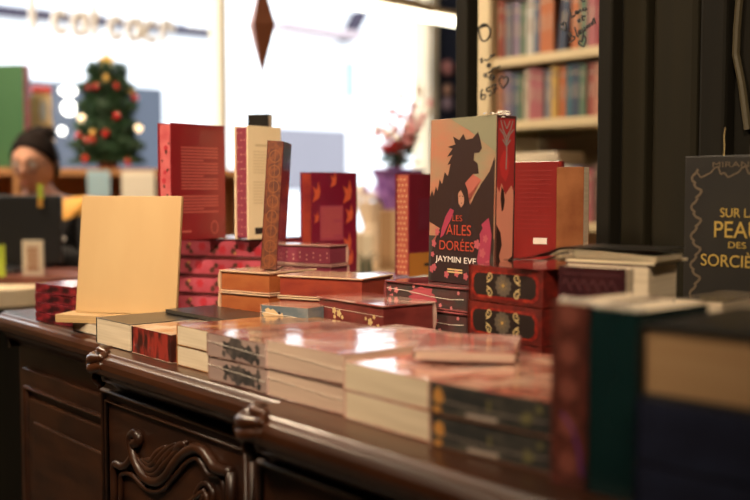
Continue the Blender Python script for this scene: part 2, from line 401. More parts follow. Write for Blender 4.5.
# ================================================================== BOOKS ON THE SIDEBOARD
BLKC = cover('black cover', (.008, .0075, .007), (.016, .013, .010), rough=.35, coat=.25)
REDD = cover('dark red cover', (.16, .014, .018), (.24, .03, .025))
GOLD = mat('gold foil', (.85, .55, .16), .3, metal=.6)
GOLDP = mat('pale gold print', (.60, .44, .20), .45)
CREAMP = mat('cream print', (.85, .74, .55), .6)
INK = mat('dark ink', (.02, .016, .014), .6)
G = TOP + .0006
def stk(n, labels, loc, rz, t, gap=.0006, jit=1.2, **k):
    out = []; z = loc[2]
    for i in range(n):
        l = (loc[0]+R.uniform(-.0015, .0015), loc[1]+R.uniform(-.0015, .0015), z)
        kk = dict(k)
        if callable(kk.get('decals')): kk['decals'] = kk['decals'](i)
        out.append(book(kk.pop('name', 'lying_book'), labels[i], l, rz+(R.uniform(-jit, jit) if i else 0), t=t, **kk)); z += t+gap
    return z
# --- small red stack at the far left end
RSE = mat('red black sprayed edge', (.30, .02, .03), .45, coat=.4, noise=((.03, .006, .008), (30, 30, 60), .4, .62))
z = stk(4, [f'{o} of four thin dark red books at the far left end' for o in ('bottom', 'second from bottom', 'third from bottom', 'topmost')],
    (-1.853, .722, G), 8, .0170, jit=2, w=.128, d=.17, cov=cover('wine cover', (.13, .015, .025), (.35, .05, .07), s=20), pages=PAPER, edge=RSE, group='thin red books at the left end')
# --- plywood display stand on two pale books
lb = book('lying_book', 'pale grey book lying under the plywood display stand', (-1.692, .722, G), 3, .14, .20, .016, cover('pale grey cover', (.45, .40, .36), (.6, .52, .45)), group=None)
ds = thing('display_stand', 'blank plywood book display stand seen from the back, left of the front row', 'display stand', (-1.686, .727, G+.0168), 36)
MB().box(-.022, .172, -.030, .030, 0, .013, PLY).box(-.0223, .1723, -.0303, .030, .0060, .0068, PLYDK).build('stand_base', ds, bevel=.001)
sp = MB(); Mb = Matrix.Translation((-.004, .004, .0135)) @ Matrix.Rotation(rad(-8), 4, 'X')
sp.box(0, .186, 0, .008, 0, .200, PLY, Mb); sp.build('stand_panel', ds, bevel=.001)
# dark book leaning on the far side of the panel
c = (-1.686, .727, G+.0168)
q = off(c, 36, .020, .0145, .0160)
bk = book('standing_book', 'dark olive book leaning behind the plywood stand, only its top edge showing', q, 36, .155, .196, .014, cover('olive black cover', (.03, .026, .014), (.05, .045, .02)), pose='stand_front', hard=True, lean=-8.0)
# --- 3a cream block with black cover, 3b red marbled book
book('lying_book', 'thick cream-edged book with black cover at left end of the front row', (-1.527, .690, G), 0, .117, .13, .0405, BLKC)
RMAR = mat('red marbled sprayed edge', (.33, .03, .02), .4, coat=.3, noise=((.04, .008, .006), (70, 70, 25), .42, .6))
cvM = cover('white and rust illustrated cover', (.62, .48, .38), (.30, .10, .06), s=26)
book('lying_book', 'book with red marbled sprayed edge in the front row', (-1.405, .690, G), -1, .124, .19, .0400, cvM, edge=RMAR, spine=BLKC, seam=False)
MBK = book('lying_book', 'thin black booklet lying on the red marbled book, right of the plywood stand', (-1.500, .796, G+.0412), 2, .088, .205, .0065, BLKC, edge=mat('dark page edges', (.05, .04, .03), .7), pose='fore')
# --- 4 two cream books with amber cover
AMB = cover('amber brown cover', (.50, .24, .08), (.20, .07, .03), s=30)
z4 = stk(2, ['lower of two cream-edged amber-covered books in the front row', 'upper of two cream-edged amber-covered books in the front row'],
    (-1.268, .690, G), 0, .0275, jit=.4, w=.110, d=.20, cov=AMB, pages=PAPER, group='amber covered books')
# --- 5 two books with grey illustrated edge
GEDGE = mat('mauve grey edge', (.42, .30, .26), .4, coat=.5, noise=((.33, .23, .21), (20, 20, 60), .35, .7))
GDK = mat('charcoal edge print', (.045, .042, .042), .45, noise=((.14, .11, .10), (60, 60, 60), .4, .7))
rr5 = random.Random(5)
def dec5(i):
    P_ = [blob(.066, .0155, .0135, 20, .35, 1.5, .85, rr5), blob(.045, .018, .007, 14, .4, 1.3, .8, rr5), blob(.095, .012, .011, 16, .35, 1.4, .85, rr5), blob(.113, .019, .006, 12, .4, .8, 1.3, rr5), blob(.040, .008, .004, 10, .4, 1, 1, rr5), blob(.115, .006, .004, 10, .3, 1.2, 1, rr5)]
    return [('page_block', 'tail', P_, GDK)]
cv5 = cover('mauve brown glossy cover', (.42, .27, .22), (.20, .10, .09), s=22, rough=.12, bump=.2)
z5 = stk(2, ['lower of two books with smoky dark picture on mauve edges', 'upper of two books with smoky dark picture on mauve edges'],
    (-1.150, .668, G), 1, .0295, jit=.4, w=.131, d=.20, cov=cv5, edge=GEDGE, decals=dec5, seam=True, group='smoky edged books')
# --- 6 two pinkish page blocks
cv6 = cover('glossy rose white cover', (.78, .58, .52), (.50, .24, .20), s=11, rough=.10, bump=.25)
z6 = stk(2, ['lower of two paperbacks with plain pinkish edges in the front row', 'upper of two paperbacks with plain pinkish edges in the front row'],
    (-1.013, .668, G), 1.5, .0327, jit=.5, w=.146, d=.21, cov=cv6, pages=PAPERP, seam=True, group='pinkish edged paperbacks')
# --- 7 two cream paperbacks, orange and red cover
cv7 = cover('glossy coral white cover', (.78, .55, .46), (.55, .20, .14), s=12, rough=.10, bump=.25)
z7 = stk(2, ['lower of two cream-edged paperbacks beside the dark slate-edged ones', 'upper of two cream-edged paperbacks beside the dark slate-edged ones'],
    (-.861, .664, G), -1, .0300, jit=.5, w=.137, d=.20, cov=cv7, pages=PAPER, group='cream edged paperbacks')
# --- 8 two dark edged
DEDGE = mat('dark slate edge', (.035, .036, .036), .35, coat=.6, noise=((.09, .08, .065), (40, 40, 80), .4, .7))
ORG = mat('orange edge print', (.55, .25, .06), .5); OLV = mat('olive edge print', (.16, .14, .06), .5); LAB = mat('pale edge print', (.45, .36, .30), .5)
BRZ = mat('bronze cover edge', (.20, .10, .06), .4)
def dec8(i):
    return [('page_block', 'tail', [blob(.013, .018, .0075, 14, .15, .9, 1), blob(.012, .005, .004, 10, .2, 1.4, .8)], ORG), ('page_block', 'tail', [blob(.073, .017, .003, 8, .3, .7, 1.8), blob(.115, .012, .006, 9, .4, 1, 1), blob(.128, .022, .004, 9, .4, 1, 1)], OLV),
            ('page_block', 'tail', [rect(.047, .0032, .083, .0070)], LAB), ('page_block', 'tail', [rect(.002, .0005, .137, .0018)], BRZ), ('page_block', 'tail', stroke([(.002, .015), (.05, .0125), (.1, .011), (.137, .013)], .0006), LAB)]
cv8 = cover('glossy red amber cover', (.70, .44, .32), (.42, .12, .08), s=24, rough=.10, bump=.25)
z8 = stk(2, ['lower of two books with dark slate edges at right end of the front row', 'upper of two books with dark slate edges at right end of the front row'],
    (-.716, .654, G), 5.5, .0312, jit=.4, w=.142, d=.19, cov=cv8, edge=DEDGE, decals=dec8, group='dark slate edged books')
# --- thin red-covered book lying across 6-8
cvT = cover('glossy crimson pale cover', (.70, .48, .42), (.48, .11, .09), s=13, rough=.1, bump=.2)
book('lying_book', 'thin crimson-covered book lying askew across the stacks of the front row', (-.800, .706, max(z7, z8)+.0016), 40, .106, .130, .0105, cvT, pages=PAPERP, pose='tail')
# --- blue grey book lying on 4/5
BLU = mat('blue grey picture edge', (.10, .14, .17), .4, coat=.5, noise=((.20, .22, .23), (40, 40, 60), .4, .65))
BEI = mat('beige edge print', (.62, .45, .25), .5)
bA = at(260, 304, G+.0710); bB = at(312, 307, G+.0710)
book('lying_book', 'plain grey book lying under the blue grey picture-edged one', (bA.x, bA.y, G), 17, .085, .062, .0385, cover('slate grey cover', (.1, .1, .1), (.14, .13, .12)))
zz = G+.0391
book('lying_book', 'small book with blue grey and beige picture edge behind the smoky-edged books', (bA.x, bA.y, zz), 17, .089, .062, .0315, cover('glossy tan cover', (.5, .34, .25), (.3, .16, .12)), edge=BLU,
     decals=[('page_block', 'tail', [blob(.020, .018, .011, 16, .3, 1.2, .8, rr5), blob(.040, .012, .009, 14, .3, .9, 1.0, rr5), blob(.012, .009, .006, 14, .3, 1, 1, rr5)], BEI), ('page_block', 'tail', [blob(.026, .009, .004, 12, .3, 1.2, .8, rr5), blob(.036, .021, .002, 9, .3, 1, 1, rr5)], INK)], seam=True)
# --- flower stack (gold blossoms on wine)
WINE = mat('wine red edge', (.20, .035, .030), .4, coat=.5, noise=((.12, .018, .018), (30, 30, 60), .35, .7))
def decF(i):
    P_ = [flower(x_, y_, r) for x_, y_, r in ((.042, .024, .0055), (.054, .021, .006), (.043, .015, .0035), (.062, .016, .0035), (.128, .016, .006), (.137, .024, .0035), (.118, .020, .003), (.146, .012, .004))]
    return [('page_block', 'fore', P_, GOLDP), ('page_block', 'fore', stroke([(.003, .0275), (.158, .0262)], .0005), SEAM)]
cvF = cover('glossy wine white cover', (.55, .36, .30), (.30, .08, .07), s=16, rough=.1)
zF = stk(2, ['lower of two wine red books with golden blossoms on the edge', 'upper of two wine red books with golden blossoms on the edge'],
    (-1.231, .900, G), -2, .0415, jit=.5, w=.094, d=.160, cov=cvF, edge=WINE, pose='fore', hard=True, decals=decF, group='golden blossom books')
# --- rose stack
RDK = mat('dark rose edge', (.055, .045, .042), .38, coat=.6, noise=((.10, .035, .035), (25, 25, 40), .4, .65))
ROSE = mat('rose print', (.42, .07, .09), .45); ROSEL = mat('pale rose print', (.60, .18, .19), .45)
rrr = random.Random(12)
def decR(i):
    A = [blob(.085+rrr.uniform(-.003, .003), .017, .0145, 22, .25, 1.9, .85, rrr)]
    B = [flower(x_, y_, r, 5) for x_, y_, r in ((.014, .010, .0055), (.024, .021, .0052), (.010, .022, .0045), (.032, .009, .0035), (.118, .006, .0035), (.140, .004, .003), (.062, .029, .003), (.154, .026, .003))]
    return [('page_block', 'tail', A, ROSE), ('page_block', 'tail', B, ROSEL, .0007), ('page_block', 'tail', stroke([(.003, .023), (.05, .0215), (.1, .0172), (.14, .016), (.165, .018)], .0008), SEAM, .0009)]
cvR = cover('dark rose cover', (.10, .03, .03), (.30, .08, .08), s=22, rough=.12)
zR = stk(3, [f'{o} of three rose-edged books under the standing dragon book' for o in ('bottom', 'middle', 'top')],
    (-1.192, .996, G), 1, .0345, jit=.5, w=.173, d=.225, cov=cvR, edge=RDK, decals=decR, hard=True, group='rose edged books')
# --- the standing dragon book
SKIN = mat('face print', (.42, .20, .13), .5); DRG = mat('dragon print', (.030, .013, .011), .45, coat=.15); CLK = mat('cloak print', (.03, .016, .017), .4, coat=.4); MAG = mat('magenta cloak print', (.33, .04, .08), .4, coat=.4)
TAN = mat('peach sky print', (.46, .165, .10), .35, coat=.4, noise=((.27, .24, .15), (6, 6, 14), .42, .66)); SKY2 = mat('olive sky print', (.24, .23, .15), .4, coat=.4); REDT = mat('red title print', (.42, .06, .03), .45); WHT = mat('white title print', (.82, .78, .72), .5)
DKG = mat('dark ground print', (.05, .042, .038), .4, coat=.4); PNK = mat('pink petals print', (.42, .09, .11), .45); ROS = mat('rosy glow print', (.42, .12, .09), .4, coat=.4)
W_, D_, T_ = .146, .236, .036
def n2(pts): return [(x_/100*W_, y_/163*D_) for x_, y_ in pts]   # x 0-100, y 0-163 up
dragon = [(0, 60), (0, 84), (4, 92), (7, 86), (10, 96), (13, 91), (16, 103), (20, 98), (24, 110), (29, 106), (33, 118), (28, 117), (36, 127), (27, 125), (36, 133), (28, 135), (40, 137), (36, 145), (46, 141), (52, 147), (56, 141), (66, 142), (74, 148), (78, 139), (80, 132), (76, 128), (69, 128), (68, 121), (74, 118), (76, 108), (68, 108), (60, 102), (50, 94), (42, 88), (36, 80), (32, 66), (28, 50)]
wing = [(62, 74), (70, 86), (80, 98), (92, 110), (99, 124), (99, 30), (88, 42), (78, 54), (70, 60)]
cloak = [(36, 88), (40, 97), (47, 102), (54, 100), (60, 92), (63, 80), (70, 72), (78, 60), (80, 45), (76, 28), (74, 0), (4, 0), (4, 28), (14, 48), (24, 62), (30, 72), (35, 80)]
hair = [(40, 84), (38, 92), (42, 99), (48, 103), (55, 101), (60, 93), (61, 82), (57, 76), (55, 86), (50, 92), (45, 88), (43, 78)]
facep = [(46, 88), (49, 93), (54, 92), (56, 86), (55, 79), (51, 75), (47, 79)]
mcl = [(27, 66), (34, 74), (40, 72), (36, 64), (30, 56), (24, 47), (19, 44), (21, 54)]
mcl2 = [(80, 58), (92, 66), (97, 50), (94, 20), (84, 10), (76, 24), (80, 42)]
horse = [(66, 78), (74, 80), (80, 72), (78, 64), (84, 56), (78, 48), (72, 56), (66, 62), (60, 60)]
petals = [flower(x_/100*W_, y_/163*D_, r/100*W_) for x_, y_, r in ((14, 50, 4), (9, 38, 4), (7, 27, 3), (10, 14, 4), (30, 8, 4), (46, 10, 4), (60, 8, 4), (70, 18, 4), (76, 40, 5), (84, 32, 5), (88, 46, 4), (92, 22, 4), (82, 14, 4), (6, 12, 4), (90, 8, 4))]
decJ = [('front_cover', 'front', [n2([(0, 0), (100, 0), (100, 46), (0, 46)])], DKG, .0003), ('front_cover', 'front', [n2([(4, 40), (28, 40), (34, 80), (50, 96), (66, 108), (80, 102), (62, 80), (30, 60)])], ROS, .0003),
        ('front_cover', 'front', [n2([(30, 163), (100, 163), (100, 128), (82, 138), (60, 150)])], SKY2, .0003),
        ('front_cover', 'front', [n2(dragon)], DRG, .0005), ('front_cover', 'front', [n2(wing)], DRG, .0006), ('front_cover', 'front', [n2(cloak)], CLK, .0007), ('front_cover', 'front', [n2(mcl), n2(mcl2)], MAG, .0008), ('front_cover', 'front', [n2(horse)], DRG, .0009),
        ('front_cover', 'front', [n2(facep)], SKIN, .0009), ('front_cover', 'front', [n2(hair)], DRG, .0010), ('front_cover', 'front', petals, PNK, .0010),
        ('front_cover', 'front', [n2([(47.5, 86), (50, 87), (50, 86), (48, 85.4)]), n2([(52, 87), (54.5, 86), (54, 85.4), (52, 86)]), n2([(49.5, 79.5), (53, 79.8), (52, 78.8)])], DRG, .0011)]
fe = lambda pts: [(y_/163*D_, x_/100*T_) for x_, y_ in pts]   # fore edge: x 0-100 over thickness from front side
SIL = mat('silver foil', (.75, .70, .66), .25, metal=.7); FRED = mat('scarlet edge print', (.30, .025, .025), .4, coat=.4); FPK = mat('salmon edge print', (.58, .22, .15), .4, coat=.4)
decJ += [('page_block', 'fore', [fe([(8, 100), (92, 100), (92, 2), (8, 2)])], FPK, .0003), ('page_block', 'fore', [fe([(8, 160), (92, 160), (92, 96), (80, 90), (70, 99), (50, 88), (20, 97), (8, 92)])], FRED, .0005),
         ('page_block', 'fore', [fe([(60, 130), (75, 124), (82, 116), (72, 106), (50, 100), (38, 108), (34, 118), (46, 128)])], mat('blood red edge print', (.42, .03, .03), .4), .0007),
         ('page_block', 'fore', [fe([(70, 96), (58, 92), (52, 82), (58, 74), (66, 72), (74, 84)]), fe([(92, 60), (70, 52), (62, 40), (76, 30), (60, 18), (64, 2), (92, 2)]), fe([(8, 30), (30, 26), (36, 10), (30, 2), (8, 2)])], DRG, .0007)]
sk = []
for L in ([(20, 158), (30, 150), (50, 142), (70, 150), (80, 158)], [(15, 150), (35, 145), (50, 136), (65, 145), (86, 150)], [(34, 158), (50, 150), (66, 158)], [(50, 142), (48, 128), (50, 112)], [(30, 140), (50, 134), (70, 140)]):
    sk += stroke(fe(L), .0016)
decJ.append(('page_block', 'fore', sk, SIL, .0010))
decJ.append(('front_cover', 'front', [rect(.046, .0185, .080, .0205), rect(.046, .0148, .080, .0168)], GOLDP, .0011))
xJ = at(430, 281, zR)
J = book('standing_book', 'upright book with dragon and cloaked woman cover, on the rose-edged stack', (xJ.x-.010, xJ.y+.006, zR+.0004), -5, W_, D_, T_, TAN, edge=mat('dark edge', (.06, .02, .02), .45, coat=.4), pose='stand_front', decals=decJ, back=DRG, spine=DRG, lean=-1.0,
     words=[('front_cover', 'front', 'LES', .056, .0890, .022, .0085, REDT), ('front_cover', 'front', 'AILES', .042, .0690, .056, .0150, REDT), ('front_cover', 'front', 'DORÉES', .027, .0470, .078, .0170, REDT),
            ('front_cover', 'front', 'JAYMIN EVE', .018, .0270, .092, .0110, WHT)])
wr = MB()
rw = random.Random(3)
for i in range(16):
    x_ = .120+rw.uniform(0, .036); y_ = rw.uniform(-.004, .034); z_ = D_+rw.uniform(-.001, .004)
    a = Vector((x_, y_, z_)); wr.tube([a, a+Vector((rw.uniform(-.012, .012), rw.uniform(-.006, .006), rw.uniform(-.003, .004))), a+Vector((rw.uniform(-.014, .014), rw.uniform(-.008, .008), rw.uniform(-.004, .003)))], [.0009, .0007, .0003], SEAM, 5)
wr.build('shrink_wrap_folds', J, smooth=True)
# --- red glowing edge stack of three
GLOW = mat('scarlet glowing edge', (.20, .010, .008), .4, coat=.5, noise=((.48, .045, .02), (80, 80, 80), .45, .7))
DARKP = mat('dark brown edge panel', (.022, .014, .012), .4, coat=.4); MED = mat('medallion print', (.11, .085, .062), .45); MED2 = mat('medallion inner print', (.17, .12, .07), .45)
FIRE = mat('fire orange edge line', (.55, .10, .03), .5)
def decD(i):
    rq = random.Random(70+i); jt = lambda P_, a: [(x_+rq.uniform(-a, a), y_+rq.uniform(-a, a)) for x_, y_ in P_]
    o = [('page_block', 'tail', [jt(rrect(.0065, .0055, .1275, .0405, .011, 9), .0009)], GLOW, .0003), ('page_block', 'tail', [jt(rrect(.0105, .0085, .1235, .0375, .011, 9), .0010)], DARKP, .0007)]
    cx, cy = .066, .023
    star = [(cx+(.0155 if k % 2 else .0125)*math.cos(math.pi*k/12), cy+(.0155 if k % 2 else .0125)*math.sin(math.pi*k/12)) for k in range(24)]
    o += [('page_block', 'tail', [star], MED, .0009), ('page_block', 'tail', [[(cx+(.010 if k % 2 else .0055)*math.cos(math.pi*k/8), cy+(.010 if k % 2 else .0055)*math.sin(math.pi*k/8)) for k in range(16)]], MED2, .0011), ('page_block', 'tail', [blob(cx, cy, .0022, 8, 0)], GOLD, .0013)]
    cur = []
    for sx in (-1, 1):
        for sy in (-1, 1):
            base = [(.030, .0025), (.024, .0050), (.0200, .0095), (.0215, .0140), (.0260, .0145), (.0275, .0115), (.0245, .0100)]
            cur += stroke([(cx+sx*a, cy+sy*b) for a, b in base], .0016)
            cur += stroke([(cx+sx*a, cy+sy*b) for a, b in [(.0245, .0065), (.0275, .0055), (.0300, .0075), (.0285, .0105)]], .0014)
    o.append(('page_block', 'tail', cur, GOLDP, .0012)); return o
cvD = cover('dark scarlet cover', (.07, .012, .010), (.20, .03, .02), s=22, rough=.14)
zD = stk(3, [f'{o} of three thick books with gold medallion on black and scarlet edges' for o in ('bottom', 'middle', 'top')],
    (-.982, .966, G), -3, .0470, jit=.8, w=.134, d=.20, cov=cvD, edge=mat('deep red edge', (.085, .010, .008), .4, coat=.5, noise=((.20, .018, .012), (60, 60, 60), .4, .65)), decals=decD, group='medallion edged books')
# --- stack right of it with cream page blocks, ending in a black cover lifting at one corner
zC = stk(3, [f'{o} of three cream-edged books under the open black booklet' for o in ('bottom', 'middle', 'top')],
    (-.810, .955, G), 13, .0510, jit=.8, w=.104, d=.082, cov=cover('dark red brown cover', (.10, .02, .02), (.2, .05, .03)), pages=PAPER, edge=PAPER, group='cream edged stack under the booklet')
ob = thing('open_booklet', 'black-covered softbound booklet with curling cover and cream pages, on top of cream stack', 'book', (-.812, .957, zC), 13)
def sheet(mb, prof, y0, y1, m, t=.0008):
    pts = [(x_, y0, z_) for x_, z_ in prof] + [(x_, y0, z_+t) for x_, z_ in prof[::-1]]
    n = len(prof)
    for i in range(n-1):
        (xa, za), (xb, zb) = prof[i], prof[i+1]
        mb.prism([(xa, y0, za), (xb, y0, zb), (xb, y0, zb+t), (xa, y0, za+t)], (0, y1-y0, 0), m)
top_ = [(-.082, -.0020), (-.060, .0005), (-.040, .0045), (-.020, .0105), (-.004, .0162), (.010, .0172), (.04, .0166), (.08, .0166), (.116, .0172)]
mid_ = [(-.062, -.0045), (-.040, -.0020), (-.022, .0025), (-.006, .0090), (.006, .0125)]
m_ = MB(); sheet(m_, top_, 0, .082, BLKC, .0010); m_.build('front_cover', ob)
m_ = MB()
for k, (e0, e1) in enumerate(((.0138, .0090), (.0112, .0074), (.0088, .0060), (.0064, .0046))):
    sheet(m_, [(-.018+.003*k, e0-.007), (-.006, e0-.0015), (.004, e0), (.05, e0*.75+e1*.25), (.08, e0*.4+e1*.6), (.114, e1)], .002, .080, PAPERV, .0008)
m_.box(.002, .112, .002, .102, .0008, .0038, PAPERV); m_.build('pages', ob)
m_ = MB(); sheet(m_, mid_, 0.001, .081, BLKC, .0008); m_.build('endpaper_flap', ob)
MB().box(.0, .113, 0, .082, 0, .0008, BLKC).build('back_cover', ob)
# --- dark plum book standing in front of that stack
PLUM = cover('dark plum cover', (.035, .010, .014), (.05, .016, .018)); PLUM2 = mat('plum ornament', (.09, .03, .035), .4)
orn = []
for k in range(6): orn += stroke([(.006+.011*k, .136), (.009+.011*k, .142), (.013+.011*k, .136), (.016+.011*k, .130)], .0014)
orn += stroke([(.006, .148), (.074, .148)], .001)+stroke([(.006, .124), (.074, .124)], .001)
pB = at(562, 440, TOP)
book('standing_book', 'dark plum upright book in front of the cream-edged stack', (-.765, .893, G), 13, .080, .156, .020, PLUM, pose='stand_front', decals=[('front_cover', 'front', orn, PLUM2)], back=PLUM)
# cream-edged pair further right of it
z = stk(3, [f'{o} of three pale cream-edged books behind the foreground books' for o in ('bottom', 'middle', 'top')],
    (-.693, 1.005, G), 6, .0390, jit=1.5, w=.060, d=.13, cov=cover('grey brown cover', (.12, .09, .07), (.2, .15, .1)), pages=PAPER, group='small cream books at the right')
# --- peach stacks
PEA = mat('orange sprayed edge', (.36, .105, .032), .45, coat=.3, noise=((.29, .07, .022), (25, 25, 60), .35, .7)); PEAR = mat('vermilion sprayed edge', (.29, .045, .022), .4, coat=.4, noise=((.20, .026, .018), (25, 25, 60), .35, .7))
CRB = cover('cream board', (.62, .42, .27), (.5, .30, .2), coat=.4)
cP = (-1.497, .893, G)
zP = stk(3, [f'{o} of three cream-boarded books with orange edges, centre of the table' for o in ('bottom', 'middle', 'top')], cP, 14, .0350, jit=.6, w=.113, d=.120, cov=CRB, edge=PEA, hard=True, group='orange edged books')
zP2 = stk(3, [f'{o} of three cream-boarded books with vermilion edges beside the orange-edged ones' for o in ('bottom', 'middle', 'top')], (-1.368, .925, G), 22, .0345, jit=.6, w=.10, d=.155, cov=CRB, edge=PEAR, pose='fore', hard=True, group='vermilion edged books')
# narrow book standing on the orange edged stack
PAT = mat('patterned rust edge', (.17, .045, .014), .45, coat=.3, noise=((.09, .022, .010), (90, 90, 90), .42, .6)); RUSTL = mat('gold line on rust edge', (.24, .08, .025), .5)
WINC = cover('dark wine cover', (.10, .012, .015), (.15, .03, .03))
pat = []
for k in range(8):
    cy = .014+k*.0245
    pat += stroke([(cy+.010*math.cos(a*.6283), .013+.009*math.sin(a*.6283)) for a in range(11)], .0011)
    pat += stroke([(cy-.012, .013), (cy+.012, .013)], .0008)
a10 = 72
book('standing_book', 'narrow upright book with rust patterned edge, standing on the orange-edged stack', (-1.436, .936, zP+.0022), 49, .115, .211, .027, WINC, edge=PAT, pose='stand_fore', decals=[('page_block', 'fore', pat, RUSTL)], spine=WINC, roll=3.6)
# --- pink stack behind, its books showing pink floral edges
PINK = mat('pink sprayed edge', (.48, .085, .12), .42, coat=.4, noise=((.40, .055, .08), (20, 20, 50), .35, .7)); PRED = mat('red flower print', (.45, .025, .04), .5); PBRN = mat('dark butterfly print', (.10, .03, .02), .5); PGLD = mat('gold leaf print', (.50, .24, .08), .5)
def decP(i):
    rp = random.Random(40+i)
    A = [flower(x_+rp.uniform(-.004, .004), y_, r, 6) for x_, y_, r in ((.02, .012, .008), (.075, .02, .009), (.125, .014, .009), (.165, .020, .008), (.198, .013, .010))]
    B = [blob(x_, y_, r, 10, .3) for x_, y_, r in ((.045, .018, .006), (.052, .010, .005), (.102, .010, .006), (.110, .019, .005), (.146, .012, .006), (.153, .021, .005), (.181, .017, .006))]
    return [('page_block', 'fore', A, PRED), ('page_block', 'fore', B, PBRN, .0007), ('page_block', 'fore', [blob(.049, .024, .003, 8, .3), blob(.15, .008, .003, 8, .3)], PGLD, .0008)]
aP = 28; cK = (-1.845, .985, G)
zK = stk(4, [f'{o} of four books with pink floral edges behind the plywood stand' for o in ('bottom', 'second', 'third', 'top')], cK, aP, .0355, jit=.6, w=.150, d=.225, cov=cover('dark crimson cover', (.10, .012, .02), (.16, .03, .03)), edge=PINK, pose='fore', decals=decP, hard=True, group='pink floral edged books')
# red book showing its back cover
BLURB = mat('faded print', (.45, .10, .08), .6)
def blurb(x0, x1, y1, n, dy, th, ragged=True):
    o = []
    for k in range(n):
        xe = x1 if (k+1) % 5 else x0+(x1-x0)*.6
        o.append(rect(x0, y1-k*dy-th, xe, y1-k*dy))
    return o
PKE = mat('salmon pink edge', (.62, .15, .15), .45, coat=.3, noise=((.50, .08, .09), (30, 30, 30), .4, .65))
def edgeflowers(n, L, T, m1, m2, seed):
    rp = random.Random(seed)
    return [('page_block', 'fore', [flower(rp.uniform(.01, L-.01), rp.uniform(.006, T-.006), rp.uniform(.004, .007), 5) for _ in range(n)], m1), ('page_block', 'fore', [blob(rp.uniform(.01, L-.01), rp.uniform(.006, T-.006), rp.uniform(.002, .004), 8, .3) for _ in range(n)], m2, .0007)]
REDC = cover('cherry red cover', (.22, .013, .017), (.18, .010, .014), s=6, coat=.35, rough=.3)
def back_book(label, loc, rz, w, d, t, cov, edge, words=(), decs=(), **k):
    return book('standing_book', label, loc, rz, w, d, t, cov, edge=edge, pose='stand_back', hard=True, decals=list(decs), words=words, **k)
aB = 110.6-90    # the covers run away from the viewer
cR = at(172, 241, zK+.0008)
back_book('upright red book showing back cover and pink floral edge, on the pink-edged stack', cR, 104, .138, .215, .036, REDC, PKE,
    decs=[('back_cover', 'back', blurb(.024, .118, .172, 14, .0058, .0024), BLURB), ('back_cover', 'back', blurb(.024, .118, .082, 6, .0058, .0024), BLURB), ('back_cover', 'back', stroke([(.108+.009*math.cos(a*.6283), .022+.012*math.sin(a*.6283)) for a in range(11)], .002)+[rect(.020, .014, .048, .018)], BLURB)] + edgeflowers(8, .21, .034, PRED, PBRN, 3))
CRC = cover('cream back cover', (.86, .70, .46), (.80, .63, .40), s=5, coat=.3, rough=.35); PURE = mat('purple dotted edge', (.22, .035, .06), .45, coat=.3); DOT = mat('gold pink dots', (.55, .27, .22), .5)
TXTC = mat('tan blurb print', (.62, .47, .28), .6)
dots = [blob(.010+.0135*k, (.010 if k % 2 else .019)+.009*j, .0017, 7, .1) for k in range(15) for j in range(2)]
cC = at(243, 241, zK+.0008)+Vector((-.03, .03, 0))
back_book('upright cream book showing back cover and purple dotted edge, on the pink-edged stack', cC, 102, .090, .212, .036, CRC, PURE,
    decs=[('page_block', 'fore', dots, DOT), ('back_cover', 'back', [rect(.020, .174, .066, .178)], TXTC), ('back_cover', 'back', blurb(.014, .076, .165, 8, .0056, .0014), TXTC), ('back_cover', 'back', blurb(.014, .076, .108, 8, .0056, .0014), TXTC), ('back_cover', 'back', [rect(.018, .010, .040, .022)], INK)])
# black book behind the cream one
cB = off((*cK[:2], zK), aP, .170, .118, .0008)
book('standing_book', 'black upright book standing behind the cream one, against the window', (-1.812, 1.153, cB[2]), 34, .046, .246, .020, BLKC, pose='stand_front')
# --- purple dotted books lying behind the vermilion ones
PURC = cover('mauve board', (.50, .30, .24), (.4, .2, .18), coat=.4)
def decV(i): return [('page_block', 'fore', [blob(.012+.0145*k, .009+.008*j+(.004 if k % 2 else 0), .0018, 7, .1) for k in range(8) for j in range(2)], DOT)]
zV = stk(4, [f'{o} of four books with purple dotted edges behind the vermilion-edged books' for o in ('bottom', 'second', 'third', 'top')], (-1.558, 1.047, G), 19, .0350, jit=.8, w=.058, d=.122, cov=PURC, edge=PURE, pose='fore', decals=decV, hard=True, group='purple dotted books')
# --- dark red books lying at the back, carrying the two upright ones
zB = stk(2, [f'{o} of two dark red books lying under the upright flame-patterned book' for o in ('lower', 'upper')], (-1.660, 1.240, G), 4, .0330, jit=.8, w=.200, d=.15, cov=cover('blush cover', (.5, .34, .28), (.4, .25, .2)), edge=REDD, group='dark red books at the back')
zB2 = stk(2, [f'{o} of two wine red books lying under the upright gold-patterned book' for o in ('lower', 'upper')], (-1.420, 1.238, G), 2, .0345, jit=.8, w=.17, d=.17, cov=cover('wine board', (.20, .03, .04), (.12, .02, .03)), edge=RSE, hard=True, group='wine red books at the back')
FLM = cover('crimson cover', (.20, .010, .034), (.15, .008, .025), s=6, coat=.35, rough=.3); FLR = mat('flame red edge', (.42, .06, .035), .45, coat=.3, noise=((.24, .02, .03), (22, 22, 22), .4, .65)); FLO = mat('flame orange print', (.58, .10, .04), .5); FBX = mat('plum blurb print', (.34, .05, .08), .6); STK = mat('pale sticker', (.7, .62, .55), .6)
fl = []
for (x_, y_, s_) in ((.012, .165, 1), (.10, .165, 1.2), (.106, .12, 1), (.10, .06, 1.1), (.012, .115, .6), (.108, .03, .9), (.06, .19, .8)):
    fl.append([(x_-.010*s_, y_-.020*s_), (x_-.004*s_, y_-.004*s_), (x_-.010*s_, y_+.012*s_), (x_+.002*s_, y_+.004*s_), (x_+.006*s_, y_+.022*s_), (x_+.012*s_, y_+.002*s_), (x_+.008*s_, y_-.012*s_)])
pF = at(312, 276, zB)+Vector((0, 0, .0008))
